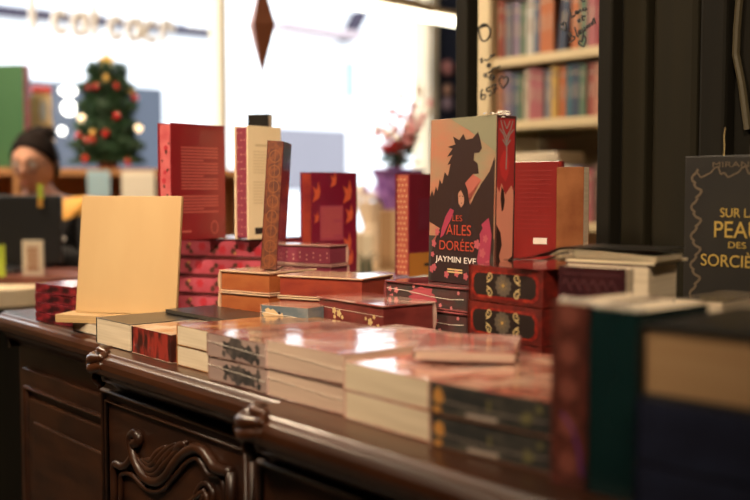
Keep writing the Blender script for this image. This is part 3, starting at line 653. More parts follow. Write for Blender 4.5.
back_book('upright crimson book with orange flames on its back cover, left of the flowers', pF, 98, .130, .205, .034, FLM, FLR,
    decs=[('back_cover', 'back', fl, FLO), ('back_cover', 'back', [rect(.022, .068, .088, .138)], FBX, .0006), ('back_cover', 'back', blurb(.026, .084, .132, 10, .006, .002), BLURB, .0008), ('back_cover', 'back', [rect(.064, .004, .090, .020)], STK, .0006)])
GPE = mat('rust edge with gold', (.36, .08, .05), .45, coat=.3); BND = cover('amber band', (.50, .20, .04), None, coat=.3)
pG = off((-1.420, 1.238, zB2), 2, -.010, .022, .0008)
gd = [blob(.008+.0105*k, .009+.0085*j+(.004 if k % 2 else 0), .0024, 6, .15) for k in range(18) for j in range(3)]
back_book('upright wine red book with gold dotted edge and amber band, behind the dragon book', at(409, 277, zB2+.0008), 103, .125, .198, .034, cover('wine cover plain', (.17, .012, .03), (.14, .01, .02), s=6, coat=.35, rough=.3), GPE,
    decs=[('page_block', 'fore', gd, mat('pale gold dots', (.60, .36, .20), .5)), ('back_cover', 'back', [rect(0, 0, .125, .045)], BND), ('back_cover', 'back', [rect(.05, .018, .085, .024)], INK, .0006), ('back_cover', 'back', [rect(.03, .09, .10, .15)], mat('plum panel print', (.13, .012, .03), .5))])
# --- red book behind the dragon book, near the glass
zQ = stk(4, [f'{o} of four books with rosy edges lying behind the medallion stack' for o in ('bottom', 'second', 'third', 'top')], (-1.205, 1.238, G), 3, .0305, jit=.8, w=.20, d=.13, cov=cover('rosy board', (.35, .06, .07), (.25, .04, .05)), edge=mat('rosy speckled edge', (.50, .12, .12), .5, noise=((.25, .03, .04), (80, 80, 80), .4, .6)), group='rosy edged books')
back_book('upright bright red book with white barcode sticker, standing before the glass panel', (-1.186, 1.262, zQ+.0006), 18, .085, .160, .024, cover('bright red cover', (.22, .018, .015), (.18, .013, .012), s=6, coat=.3, rough=.35), REDD,
    decs=[('back_cover', 'back', blurb(.012, .074, .145, 14, .0072, .001), mat('red blurb print', (.25, .02, .02), .6)), ('back_cover', 'back', [rect(.042, .026, .066, .036)], STK, .0006)])
book('standing_book', 'narrow tan brown upright book before the dark wooden stile', (-1.098, 1.275, zQ+.0006), 20, .045, .150, .026, cover('tan brown cover', (.28, .11, .045), (.18, .06, .025), s=12), pose='stand_front')
# --- black fantasy book with gold lettering at the right
SUPZ = stk(2, [f'{o} of two dark books supporting the black gold-lettered book' for o in ('lower', 'upper')], (-.800, 1.195, G), 3, .030, jit=.5, w=.17, d=.13, cov=BLKC, edge=mat('dark pages', (.12, .09, .06), .6), group='supports of the gold lettered book')
SORC = cover('charcoal brown cover', (.012, .010, .008), (.018, .015, .011), s=8, rough=.55, coat=.05); GFR = mat('dim bronze ornament', (.13, .095, .062), .45); GTT = mat('gold title', (.50, .34, .08), .45)
fr = []
for k in range(9):
    y_ = .034+.019*k; s_ = 1 if k % 2 else -1
    fr += stroke([(.016, y_), (.016+.006*s_, y_+.005), (.018+.007*s_, y_+.010), (.016, y_+.014), (.016-.003*s_, y_+.019)], .0034)
    fr += stroke([(.138, y_), (.138-.006*s_, y_+.005), (.136-.007*s_, y_+.010), (.138, y_+.014), (.138+.003*s_, y_+.019)], .0022)
for k in range(6):
    x_ = .018+.019*k; s_ = 1 if k % 2 else -1
    fr += stroke([(x_, .200), (x_+.005, .200+.006*s_), (x_+.010, .202+.006*s_), (x_+.014, .198), (x_+.019, .200)], .0022)
book('standing_book', 'black upright book with gold title and bronze floral frame, right edge', (-.808, 1.195, SUPZ+.0006), 4, .155, .222, .030, SORC, pose='stand_front', hard=True,
     decals=[('front_cover', 'front', fr, GFR), ('front_cover', 'front', [rect(.048, .044, .108, .0465)], GFR)],
     words=[('front_cover', 'front', 'MIRANDA', .040, .207, .075, .0070, GFR), ('front_cover', 'front', 'SUR LA', .052, .143, .050, .0115, GTT), ('front_cover', 'front', 'PEAU', .044, .1165, .064, .0210, GTT), ('front_cover', 'front', 'DES', .064, .1035, .024, .0080, GTT), ('front_cover', 'front', 'SORCIÈRES', .026, .0790, .103, .0195, GTT)])
tg = MB(); tg.tube([(0, 0, 0), (.0005, 0, .012), (-.0003, 0, .025), (.001, 0, .036)], .0005, GOLDP, 5); o = tg.build('thread', loc=tuple(Vector(off((-.793, 1.195, SUPZ+.2228), 4, .036, .008)))); tag(o, 'fine golden thread sticking up from the black gold-lettered book', 'thread')
bx = book('standing_book', 'larger dark book standing behind the black gold-lettered one', (-.80, 1.336, G), 3, .19, .302, .045, BLKC, pose='stand_front', hard=True)
# --- foreground
RBN = mat('red brown tooled spine', (.14, .035, .025), .35, coat=.4, noise=((.07, .02, .016), (50, 50, 50), .4, .65)); RB2 = mat('tooled medallion', (.24, .07, .05), .4)
TEAL = cover('dark teal cover', (.005, .021, .022), (.008, .030, .030), s=8, coat=.3); DGR = cover('black green cover', (.005, .008, .007), (.008, .012, .011), s=8, rough=.5, coat=.12)
sp_ = [('spine', 'spine', [flower(.02+.03*k, .018, .011, 6) for k in range(5)], RB2), ('spine', 'spine', stroke([(.012, .033), (.03, .030), (.048, .024), (.06, .012)], .002), mat('purple ribbon print', (.14, .035, .24), .5), .0008)]
pf = at(557, 488, TOP)
def folds(root, x0, x1, y0, z0, n, seed, dy=.01):
    rw = random.Random(seed); mb = MB(); k = 22
    for j in range(n):
        pts = [(x0+(x1-x0)*i/k, y0+rw.uniform(-.001, dy), z0+rw.uniform(0, .003)) for i in range(k+1)]
        mb.tube(pts, [rw.uniform(.0006, .0018) for _ in pts], SEAM, 6)
    return mb.build('shrink_wrap_folds', root, smooth=True)
b1 = book('standing_book', 'upright small book with red brown tooled spine in the foreground', (-.5635, .650, G), 2, .10, .150, .035, RBN, pose='stand_spine', decals=sp_, spine=RBN)
folds(b1, .003, .035, .002, .150, 2, 5)
b2 = book('standing_book', 'upright small dark teal book in the foreground, right of the red brown spine', (-.527, .653, G), 2, .10, .148, .045, TEAL, pose='stand_spine', spine=TEAL)
folds(b2, 0, .045, .002, .148, 3, 6)
zN = stk(3, [f'{o} of three black wrapped books lying behind the navy books in the foreground' for o in ('lower', 'middle', 'top')], (-.478, .84, G), 6, .0480, jit=.6, w=.23, d=.16, cov=DGR, edge=DGR, group='black wrapped books in the foreground')
fo = folds(bpy.data.objects[[o.name for o in COL.objects if o.get('label', '').startswith('top of three black wrapped')][0]], 0, .23, .0, .048, 3, 8, .006)
NVY = cover('navy cover', (.010, .013, .035), (.016, .02, .05), s=14); NVE = mat('navy sprayed edge', (.012, .015, .038), .5, noise=((.02, .025, .06), (30, 30, 60), .4, .7))
zG = stk(2, [f'{o} navy book lying in the right foreground under the black-covered one' for o in ('lower', 'upper')], (-.452, .612, G), 3, .0465, jit=.6, w=.20, d=.16, cov=NVY, edge=NVE, group='navy foreground books')
book('lying_book', 'black-covered book with tan page edges on the navy books, right foreground', (-.450, .613, zG), 5, .20, .15, .052, BLKC, edge=mat('tan page edges', (.62, .38, .19), .7, noise=((.55, .32, .15), (6, 6, 260), .35, .7)), hard=True)
# ================================================================== GLAZED CABINET FRONT behind the sideboard
YG = 1.46
gp = thing('glazed_cabinet', 'black wooden glazed frame with handwriting on its glass, behind the sideboard', 'cabinet', (-1.3, YG, 0))
gx = -1.3
def gb(mb, x0, x1, y0, y1, z0, z1, m): return mb.box(x0-gx, x1-gx, y0-YG, y1-YG, z0, z1, m)
XL0, XL1, XR0 = onY(455, 100, YG-.03).x, onY(478, 100, YG).x, onY(597, 100, YG-.03).x
gb(MB(), XL0, XL1, YG-.030, YG+.0008, 0, 2.6, BLACKWOOD).build('stile', gp, bevel=.003)
m_ = MB(); gb(m_, XR0, XR0+.030, YG-.030, YG+.0008, 0, 2.6, BLACKWOOD); m_.build('stile', gp, bevel=.004)
gb(MB(), XL1, XR0, YG-.030, YG+.0008, 2.35, 2.6, BLACKWOOD).build('rail', gp, bevel=.004)
gb(MB(), XL1, XR0, YG-.030, YG+.0008, 0, .90, BLACKWOOD).build('rail', gp, bevel=.004)
gb(MB(), XL1-.02, XR0+.02, YG+.0012, YG+.0050, .88, 2.37, glass_mat('cabinet glass', refl=.035)).build('glass_pane', gp)
MARK = mat('black marker', (.01, .009, .01), .5)
hw = MB(); YH = YG+.0004
def wr_(pts, w=.0016, cl=False):
    P_ = [onY(a, b, YH) for a, b in pts]
    hw.tube(smoothpts([(p.x-gx, p.y-YG, p.z) for p in P_], 4) if len(P_) > 2 else [(p.x-gx, p.y-YG, p.z) for p in P_], w, MARK, 6)
def z2(pts): return [(550+a*52/500, b*52/500) for a, b in pts]       # close look at the upper right writing
for s in ([(186, 90), (200, 130), (208, 165), (240, 148)], [(246, 128), (262, 118), (258, 106), (244, 112), (248, 134), (272, 126)], [(276, 130), (278, 98), (290, 96), (298, 118)], [(336, 80), (318, 84), (318, 104), (338, 96), (340, 76), (346, 96), (360, 82)],
          [(300, 0), (316, 18), (336, 4)], [(266, 210), (286, 196), (284, 184), (268, 192), (272, 214), (296, 204)], [(308, 146), (314, 196), (330, 186)], [(296, 172), (336, 152)],
          [(176, 316), (196, 364), (206, 380)], [(176, 322), (206, 322), (204, 344), (196, 350), (228, 348), (238, 372), (212, 396), (180, 410)], [(238, 262), (252, 320), (262, 352), (274, 340)], [(276, 316), (294, 304), (286, 290), (272, 304), (280, 330), (304, 312)],
          [(306, 276), (314, 304), (330, 296), (326, 262), (336, 292), (346, 282)], [(344, 270), (356, 272), (364, 250), (352, 244), (350, 268), (378, 256)], [(374, 230), (384, 256), (382, 234), (396, 226), (404, 246)], [(402, 204), (414, 236), (410, 210), (420, 174), (434, 228)],
          [(152, 296), (110, 282), (88, 262), (92, 236), (112, 232), (126, 244), (128, 214), (148, 226), (152, 296)], [(326, 450), (290, 436), (272, 412), (282, 394), (308, 400), (312, 350), (332, 350), (344, 386), (326, 450)], [(316, 290), (320, 340), (318, 370)]):
    wr_(z2(s), .0014)
hw.build('handwritten_dedication', gp, smooth=True); hw = MB()
def z1(pts): return [(470+a*60/375, 30+b*80/500) for a, b in pts]    # close look at the left writing
for s in ([(66, 400), (70, 430), (88, 432), (96, 408), (82, 402), (72, 420)], [(78, 372), (68, 392), (68, 416)], [(126, 356), (104, 366), (108, 386), (126, 380), (136, 398), (118, 412)], [(134, 350), (162, 340), (158, 362), (150, 400)], [(144, 372), (170, 366)],
          [(204, 366), (188, 338), (184, 310), (196, 288), (210, 304), (224, 290), (238, 308), (228, 340), (204, 366)],
          [(64, 186), (76, 176), (66, 190), (80, 196), (70, 204)], [(88, 184), (104, 190), (124, 176), (130, 156), (140, 166), (154, 150)], [(106, 222), (118, 210), (128, 220), (114, 232), (106, 222)], [(110, 218), (126, 226)], [(136, 250), (150, 238), (172, 234), (188, 226)],
          [(86, 280), (98, 272), (104, 292), (90, 290), (86, 280)], [(120, 288), (138, 280), (152, 296), (140, 312), (122, 304), (120, 288)], [(130, 296), (142, 298)], [(110, 268), (124, 264), (134, 256)]):
    wr_(z1(s), .0016)
hw.build('handwritten_number', gp, smooth=True); hw = MB()
for s in ([(478, 27), (481, 39), (485, 41), (489, 37), (490, 30), (487, 26), (482, 27), (478, 29)], [(480, 26), (484, 24), (488, 26)], [(482, 24), (485, 26), (487, 24)]): wr_(s, .0018)
hw.build('drawn_ring', gp, smooth=True)
# dark cupboard to the right of it
cu = thing('dark_cupboard', 'tall dark wooden cupboard with panelled front at the right edge', 'cupboard', (-.3, YG+.25, 0))
cx_, cy_ = -.3, YG+.25
def cbx(mb, x0, x1, y0, y1, z0, z1, m): return mb.box(x0-cx_, x1-cx_, y0-cy_, y1-cy_, z0, z1, m)
XC0 = onY(606, 100, YG+.02).x
cbx(MB(), XC0, .6, YG+.02, YG+.5, 0, 2.6, BLACKWOOD).build('carcass', cu)
def xg(px_): return max(onY(px_, 70, YG).x, XR0+.032)
cbx(MB(), xg(626), xg(650), YG-.012, YG+.02, 0, 2.6, OLIVEWOOD).build('pilaster', cu, bevel=.006)
cbx(MB(), xg(653), xg(700), YG-.006, YG+.02, 0, 2.6, OLIVEWOOD).build('door_panel', cu, bevel=.012)
cbx(MB(), xg(706), xg(733), YG-.02, YG+.02, 0, 2.6, BLACKWOOD).build('pilaster', cu, bevel=.006)
cbx(MB(), xg(735), .6, YG-.0, YG+.02, 0, 2.6, BLACKWOOD).build('door_panel', cu)
def sl(px_, py_): p = onY(px_, py_, YG-.006); return (p.x-cx_, p.y-cy_, p.z)
MB().tube([sl(741, -20), sl(737, 30), sl(736, 55), sl(742, 85), sl(748, 130)], .006, mat('olive cord', (.07, .055, .028), .5), 8).build('hanging_cord', cu)

# ================================================================== BOOKCASE seen through the glass
YS = 3.05
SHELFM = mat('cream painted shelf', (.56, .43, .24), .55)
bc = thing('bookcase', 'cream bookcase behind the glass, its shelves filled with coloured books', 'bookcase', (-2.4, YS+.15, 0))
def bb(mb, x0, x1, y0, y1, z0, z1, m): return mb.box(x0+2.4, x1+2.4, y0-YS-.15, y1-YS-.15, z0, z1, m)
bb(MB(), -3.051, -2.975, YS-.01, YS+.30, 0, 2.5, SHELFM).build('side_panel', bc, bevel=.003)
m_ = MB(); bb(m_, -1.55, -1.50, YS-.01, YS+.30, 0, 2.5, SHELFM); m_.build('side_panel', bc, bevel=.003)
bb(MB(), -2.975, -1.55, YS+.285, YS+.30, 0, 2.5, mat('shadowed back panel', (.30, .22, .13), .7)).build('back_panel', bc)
SHZ = [(.30, .34), (.66, .70), (1.02, 1.061), (1.415, 1.455), (1.668, 1.707), (1.955, 1.99), (2.3, 2.34)]
SHZ = [(.30, .34), (.66, .70), (1.03, 1.061), (1.420, 1.455), (1.672, 1.707), (1.962, 1.995)]
for a, b in SHZ: bb(MB(), -2.975, -1.55, YS, YS+.285, a, b, SHELFM).build('shelf', bc, bevel=.002)
PAL = dict(orange=(.62, .17, .04), navy=(.035, .05, .10), brick=(.36, .07, .045), grey=(.23, .22, .25), cream=(.60, .50, .36), rose=(.50, .13, .14), green=(.12, .20, .11), yellow=(.65, .38, .06), slate=(.10, .13, .20), lilac=(.30, .22, .32), salmon=(.60, .25, .15), teal=(.05, .16, .20), white=(.62, .58, .50), brown=(.16, .08, .05), red=(.45, .03, .04))
ORDN = ['first', 'second', 'third', 'fourth', 'fifth', 'sixth', 'seventh', 'eighth', 'ninth', 'tenth', 'eleventh', 'twelfth', 'thirteenth', 'fourteenth', 'fifteenth', 'sixteenth', 'seventeenth', 'eighteenth', 'nineteenth', 'twentieth']
def row(z, cols, ths, hts, where, tilt={}):
    x = -2.968
    for i, (c, t_, h_) in enumerate(zip(cols, ths, hts)):
        cm = mat(c+' book cloth', tuple(v*.6 for v in PAL[c]), .6)
        bcol = cm if True else None
        lean = tilt.get(i, 0)
        if lean: x += .01
        band = [('spine', 'spine', [rect(h_*.80, .005, h_*.84, t_-.005), rect(h_*.36, t_*.38, h_*.62, t_*.62)], mat('pale spine print', (.34, .26, .18), .6) if c not in ('cream', 'white', 'yellow', 'salmon') else mat('brown spine print', (.2, .12, .07), .6))]
        bk_ = book('shelved_book', f'{c} spine, {ORDN[i]} from the left, {where}', (x, YS+.03+R.uniform(0, .015), z+.0008+(t_*math.sin(rad(lean)) if lean else 0)), 0, .14, h_, t_, cm, pose='stand_spine', decals=band, group='books '+where, roll=lean)
        x += t_+.0035+(h_*math.sin(rad(lean)) if lean else 0)
    return x
row(1.707, ['brick', 'grey', 'lilac', 'green', 'white', 'slate', 'orange', 'orange', 'navy', 'orange', 'green', 'rose', 'red', 'orange', 'yellow', 'navy', 'brown', 'teal'], [.034, .030, .036, .026, .044, .030, .036, .030, .040, .034, .034, .040, .032, .040, .036, .04, .04, .04],
    [.235, .22, .225, .21, .24, .225, .243, .245, .24, .225, .24, .245, .235, .244, .246, .24, .22, .23], 'on the upper shelf behind the glass', {8: 7})
row(1.455, ['salmon', 'lilac', 'slate', 'green', 'cream', 'rose', 'rose', 'grey', 'yellow', 'orange', 'teal', 'navy', 'green', 'brick', 'salmon', 'rose', 'lilac', 'navy', 'slate', 'brown'], [.030, .034, .030, .026, .028, .036, .030, .036, .034, .030, .026, .034, .030, .032, .034, .030, .036, .038, .034, .04],
    [.195, .20, .19, .185, .20, .205, .195, .19, .205, .20, .205, .205, .195, .20, .195, .205, .20, .20, .205, .19], 'on the middle shelf behind the glass')
xx = row(1.061, ['navy', 'green', 'teal', 'white', 'cream', 'slate', 'white', 'lilac', 'rose', 'brown', 'navy'], [.05, .05, .045, .05, .06, .045, .055, .05, .05, .05, .05], [.21, .205, .22, .215, .22, .2, .215, .21, .2, .22, .21], 'on the lower shelf behind the glass')
z = 1.061+.2235
stk(2, ['green book lying flat across the books on the lower shelf behind the glass', 'dark brown book lying flat on the green one behind the glass'], (-2.94, YS+.03, z), 0, .022, jit=4, w=.30, d=.15, cov=mat('moss cover', (.10, .13, .06), .5))

# ================================================================== BACKGROUND LEFT
ORW = mat('orange wood ledge', (.46, .22, .085), .55, noise=((.36, .16, .06), (3, 3, 12), .35, .7))
# low wooden shelving under the tree
def place(x, y, D): return far(x, y, D)
s0 = place(52, 168, 4.6); s1 = place(215, 168, 4.9)
sx = Vector((s1.x-s0.x, s1.y-s0.y, 0)); Ls = sx.length; ang = math.degrees(math.atan2(sx.y, sx.x))
sh = thing('low_shelving', 'waist-high orange wooden shelving under the christmas tree', 'shelving', (s0.x, s0.y, 0), ang)
zt = CH+19/F*4.6
MB().box(-.7, Ls+.2, 0, .36, zt-.035, zt, ORW).build('top_board', sh, bevel=.003)
MB().box(-.7, Ls+.2, .33, .36, .05, zt-.035, ORW).build('back_board', sh)
for k in range(4):
    xx = -.7+k*(Ls+.875)/3; MB().box(xx, xx+.025, .0, .33, 0, zt-.035, ORW).build('divider', sh)
for k in range(3): MB().box(-.7, Ls+.2, .01, .33, .25+.3*k, .275+.3*k, ORW).build('shelf', sh)
def onshelf(px_, py_, dy=.16):
    t_ = (px_-52)/(215-52); p = Vector((s0.x, s0.y, zt+.0005))+sx*t_; nrm = Vector((-sx.y, sx.x, 0)).normalized(); return p+nrm*dy
for lb, cl, px_, w_, h_ in (('pale blue card pinned to the front edge of the orange shelving', (.35, .50, .58), 96, .10, .10), ('white card pinned to the front edge of the orange shelving', (.80, .72, .60), 135, .15, .11)):
    p = onshelf(px_, 0, -.0105)
    o = thing('price_card', lb, 'card', (p.x, p.y, zt-.03-h_), ang)
    MB().box(-w_/2, w_/2, -.004, .003, 0, h_, mat(lb, cl, .6)).build('card_face', o)
    MB().box(-w_/2, w_/2, .0035, .005, h_, h_+.02, mat(lb, cl, .6)).build('card_hook', o)
# christmas tree
NEED = mat('fir needles', (.018, .055, .022), .6, noise=((.035, .085, .03), (20, 20, 20), .35, .7)); BARK = mat('bark', (.10, .05, .025), .8)
tp_ = onshelf(113, 168, .19); th = .56
tr = thing('christmas_tree', 'small green christmas tree with red baubles on the orange shelving', 'christmas tree', tuple(tp_))
rt_ = random.Random(21)
def trad(z): # silhouette radius at height
    return (.150-.070*max(0, (z-.06)/.5)) if z < .40 else max(.02, .095-(z-.40)*.30)
nd = MB()
nd.lathe([(.10, .03), (.11, .10), (.085, .30), (.05, .42), (.012, .50)], (0, 0, 0), NEED, 14)
for k in range(5200):
    z = .03+rt_.random()**1.15*.46; w = rt_.uniform(0, 6.283); r = trad(z)*(.35+.65*rt_.random()**.5)*(1+.16*math.sin(z*70))
    c = Vector((r*math.cos(w), r*math.sin(w), z)); d = Vector((math.cos(w)+rt_.uniform(-.6, .6), math.sin(w)+rt_.uniform(-.6, .6), rt_.uniform(-.5, .35))).normalized()*rt_.uniform(.020, .040)
    s_ = d.cross(Vector((rt_.uniform(-1, 1), rt_.uniform(-1, 1), rt_.uniform(-1, 1)))).normalized()*.0055
    n_ = d.cross(s_).normalized()*.003
    nd.add([c-s_, c+s_, c+n_, c+d], [(0, 1, 3), (1, 2, 3), (2, 0, 3)], NEED)
nd.build('foliage', tr)
MB().tube([(0, 0, .0), (0, 0, .3), (0, 0, .50)], [.016, .012, .004], BARK).build('trunk', tr)
MB().lathe([(.045, 0), (.06, .055), (.063, .06)], (0, 0, 0), mat('red pot', (.35, .03, .03), .5)).build('pot', tr)
GLD = mat('gold ornament', (.75, .48, .10), .3, metal=.5)
st_ = MB()
star = [(.052*math.cos(math.pi/2+math.pi*k/5)*(1 if k % 2 == 0 else .45), .052*math.sin(math.pi/2+math.pi*k/5)*(1 if k % 2 == 0 else .45)) for k in range(10)]
hd = Vector((-fw.x, -fw.y, 0)).normalized(); hr = rt.copy()
st_.prism([hr*a+Vector((0, 0, .50+b))-hd*.006 for a, b in star], hd*.012, GLD); st_.tube([(0, 0, .53), (0, 0, .60)], [.005, .003], mat('green spike', (.08, .2, .1), .5), 6)
st_.build('star_topper', tr)
RB = mat('red bauble glass', (.55, .02, .02), .15, coat=.8); GB_ = mat('gold bauble glass', (.8, .5, .14), .2, metal=.4); WB = mat('warm lit bulb', (1, .8, .5), .4, emit=(1, .72, .42), estr=2.5)
for (a, b, m, lb) in ((100, 87, RB, 'red bauble, top tier left of the tree'), (108, 87, RB, 'red bauble, top tier next to the left one'), (127, 86, RB, 'red bauble, top tier right of the tree'), (117, 78, GB_, 'gold bauble just below the star'), (138, 90, GB_, 'gold bauble at right of the top tier'),
                       (142, 96, RB, 'red bauble on the far right side of the tree'), (128, 116, RB, 'red bauble, middle tier right of the tree'), (91, 118, WB, 'glowing pinkish bulb on the left side of the tree'), (87, 135, RB, 'red bauble, lower tier far left of the tree'), (98, 141, RB, 'red bauble at lower left, left one of a close pair'),
                       (104.5, 141, RB, 'red bauble at lower left, right one of a close pair'), (105, 132, GB_, 'pale gold bauble above the close pair of red baubles'), (118, 134, RB, 'red bauble in the middle of the lower tier'), (145, 127, WB, 'glowing warm bulb at the right edge of the tree'), (97, 159, RB, 'red bauble at the foot of the tree, left'), (138, 162, RB, 'red bauble at the foot of the tree, right')):
    zl = CH+(187-b)/F*4.75-tp_.z
    base = Vector((tp_.x, tp_.y, tp_.z+zl)); lat = (a-113)/F*4.75
    rr_ = max(abs(lat), trad(max(zl, .02)))
    dp = math.sqrt(max(rr_*rr_-lat*lat, 0))*.9
    o = MB().ball((0, 0, 0), .018, m, 12).tube([(0, 0, .016), (0, 0, .024)], .004, GLD, 6).build('bauble', loc=tuple(base+hr*lat+hd*dp), smooth=True)
    tag(o, lb+(' of the christmas tree' if 'tree' not in lb else ''), 'bauble', 'tree baubles')
# plywood arch ornament on the shelving
ar = thing('plywood_ornament', 'cream plywood house-shaped ornament with round opening, left of the christmas tree', 'ornament', tuple(onshelf(42, 0, .26)), ang)
CRM = mat('cream ply', (.62, .46, .24), .55)
m_ = MB()
def a2(px_, py_): return ((px_-42)/F*4.9, (168-py_)/F*4.9)
outl = [(22, 168), (24, 135), (28, 120), (38, 108), (40, 96), (46, 90), (54, 90), (59, 97), (59, 118), (61, 130), (62, 168)]
m_.prism([(x_, 0, z_) for x_, z_ in (a2(*q) for q in outl)], (0, .02, 0), CRM); m_.build('board', ar)
m_ = MB(); m_.prism([(x_, -.004, z_) for x_, z_ in (a2(51+3.4*math.cos(t_*.523), 111+11*math.sin(t_*.523)) for t_ in range(12))], (0, .003, 0), mat('pale opening', (.55, .6, .68), .5)); m_.build('opening', ar)
m_ = MB()
for px_ in (44, 50, 56): q = a2(px_, 91); m_.ball((q[0], .01, q[1]), .022, mat('red bead', (.5, .06, .05), .5), 8)
m_.build('red_trim', ar, smooth=True)
# green board with red edge, at the left end of the shelving
gb0 = far(25, 164, 4.62); ga = 42
GRN = mat('green board', (.045, .13, .055), .5)
book('display_board', 'large green upright board with pink red edge at the left edge of the picture', (gb0.x-.40*math.cos(rad(ga)), gb0.y-.40*math.sin(rad(ga)), zt+.0008), ga, .40, .455, .06, GRN, edge=mat('pink red edge', (.62, .09, .12), .5), pose='stand_front', cat='board')

# cash desk with screen
dk = far(40, 276, 3.3); DZ = CH+(187-276)/F*3.3
ad = 140.6-90
desk = thing('cash_desk', 'dark reddish cash desk with rounded cream end, at the left', 'desk', (dk.x, dk.y, 0), ad)
DKR = mat('reddish desk top', (.16, .05, .035), .4)
MB().box(-.9, .16, -.02, .34, DZ-.035, DZ, DKR).build('desk_top', desk, bevel=.004)
MB().box(-.88, .14, .0, .025, 0, DZ-.035, BLACKWOOD).build('front_panel', desk)
for x_ in (-.88, .115): MB().box(x_, x_+.025, .025, .30, 0, DZ-.035, BLACKWOOD).build('side_panel', desk)
m_ = MB(); pts = [(-.9, -.16), (-.10, -.16)]+[(-.10+.14*math.sin(rad(a)), -.02-.14*math.cos(rad(a))) for a in range(15, 91, 15)]+[(-.9, -.02)]
m_.prism([(x_, y_, DZ-.085) for x_, y_ in pts], (0, 0, .060), mat('cream laminate', (.72, .58, .40), .5)); m_.build('cream_end', desk, bevel=.006)
# monitor
mo = far(20, 272, 3.42)
mon = thing('monitor', 'black computer monitor seen from behind on the cash desk', 'monitor', (mo.x, mo.y, DZ+.0005), ad+4)
BLKP = mat('black plastic', (.012, .012, .013), .45)
MB().box(-.32, .135, 0, .035, .03, .255, BLKP).build('screen_back', mon, bevel=.006)
MB().box(-.12, -.06, .012, .03, .0, .06, BLKP).build('stand', mon)
MB().box(-.18, .0, -.06, .10, 0, .012, BLKP).build('foot', mon, bevel=.003)
m_ = MB(); m_.box(.062, .080, -.004, .0, .240, .292, mat('lime clip', (.45, .55, .05), .5)).box(.063, .079, -.006, .0, .215, .245, mat('amber clip', (.6, .3, .05), .5)); m_.build('note_clip', mon)
# little framed card and lime note in front
cq_ = far(33, 275, 3.32)
cf = thing('card_holder', 'small white card with tan print standing before the monitor', 'card', (cq_.x, cq_.y, DZ+.0005), ad)
MB().box(-.033, .033, 0, .008, 0, .112, mat('white card', (.75, .66, .52), .6)).build('card', cf)
m_ = MB(); m_.box(-.018, .018, -.001, 0, .018, .092, mat('tan card print', (.42, .20, .10), .6))
for k in range(4): m_.box(-.018, .018, -.0016, -.001, .030+.016*k, .034+.016*k, mat('white card', (.75, .66, .52), .6))
m_.build('card_print', cf); MB().box(-.03, .03, .008, .04, 0, .004, BLKP).build('holder_foot', cf)
lq = far(-4, 275, 3.27)
nt_ = thing('note_card', 'lime green card standing on the cash desk at the left edge', 'card', (lq.x, lq.y, DZ+.0005), ad)
MB().box(-.04, .028, 0, .006, 0, .10, mat('lime card', (.50, .62, .06), .6)).build('card', nt_); MB().box(-.03, .02, .006, .03, 0, .004, BLKP).build('card_foot', nt_)
# ---------------------------------------------------------------- cashier
SKN = mat('skin', (.52, .26, .17), .55); HAIR = mat('dark brown hair', (.010, .006, .005), .8, spec=.1); BLKT = mat('black sweatshirt', (.014, .014, .016), .8); AMBS = mat('amber shoulder panel', (.62, .30, .05), .7); TRS = mat('dark trousers', (.02, .022, .03), .8); SHOE = mat('dark shoes', (.02, .018, .016), .5)
def skinned(verts, edges, radii, lev=2):
    me = bpy.data.meshes.new('s'); me.from_pydata(verts, edges, []); me.update()
    o = bpy.data.objects.new('s', me); COL.objects.link(o)
    sk_ = o.modifiers.new('skin', 'SKIN'); sk_.use_smooth_shade = True
    for i, r in enumerate(radii):
        v = me.skin_vertices[0].data[i]; v.radius = (r, r) if not isinstance(r, tuple) else r; v.use_root = (i == 0)
    su = o.modifiers.new('sub', 'SUBSURF'); su.levels = lev; su.render_levels = lev
    dg = bpy.context.evaluated_depsgraph_get(); ev = o.evaluated_get(dg); em = ev.to_mesh()
    vs = [v.co.copy() for v in em.vertices]; fs = [tuple(p.vertices) for p in em.polygons]
    ev.to_mesh_clear(); bpy.data.objects.remove(o); bpy.data.meshes.remove(me); return vs, fs
pp = far(44, 163, 3.95)
ap = 140.6-90-8            # faces the camera, a little to the left
per = thing('person', 'seated person with dark hair bun and glasses looking down, black sweatshirt with amber shoulders', 'person', (pp.x, pp.y, 0), ap)
hz = pp.z                  # head centre
dzp = hz-1.285
V = [(0, 0, .64), (0, -.005, .80), (0, -.02, .97), (0, -.02, 1.10), (0, -.035, 1.165), (0, -.055, 1.225)]
E_ = [(0, 1), (1, 2), (2, 3), (3, 4), (4, 5)]; Rr = [.125, .115, .13, .09, .05, .05]
def add(p, r, to): V.append(p); Rr.append(r); E_.append((to, len(V)-1)); return len(V)-1
for s_ in (-1, 1):
    a = add((s_*.165, -.02, 1.105), .058, 3); b = add((s_*.235, -.06, .88), .043, a); c = add((s_*.15, -.30, .965), .030, b); h_ = add((s_*.125, -.375, .972), .034, c)
    for k, (dx, L) in enumerate(((-.030, .070), (-.010, .080), (.010, .076), (.028, .060))):
        f1 = add((s_*.120+dx, -.41, .974), .0105, h_); f2 = add((s_*.117+dx*1.15, -.41-L*.55, .970), .0092, f1); add((s_*.115+dx*1.15, -.41-L, .958), .0080, f2)
    t1 = add((s_*.120-s_*.038, -.365, .970), .0115, h_); add((s_*.118-s_*.052, -.405, .966), .009, t1)
    a = add((s_*.09, -.02, .62), .098, 0); b = add((s_*.12, -.42, .60), .062, a); c = add((s_*.12, -.38, .12), .040, b); add((s_*.125, -.52, .06), .036, c)
V = [(x_, y_, z_+(dzp if z_ > .7 and True else 0)) for x_, y_, z_ in V]
vs, fs = skinned(V, E_, Rr)
B = MB(); B.add(vs, fs, SKN)
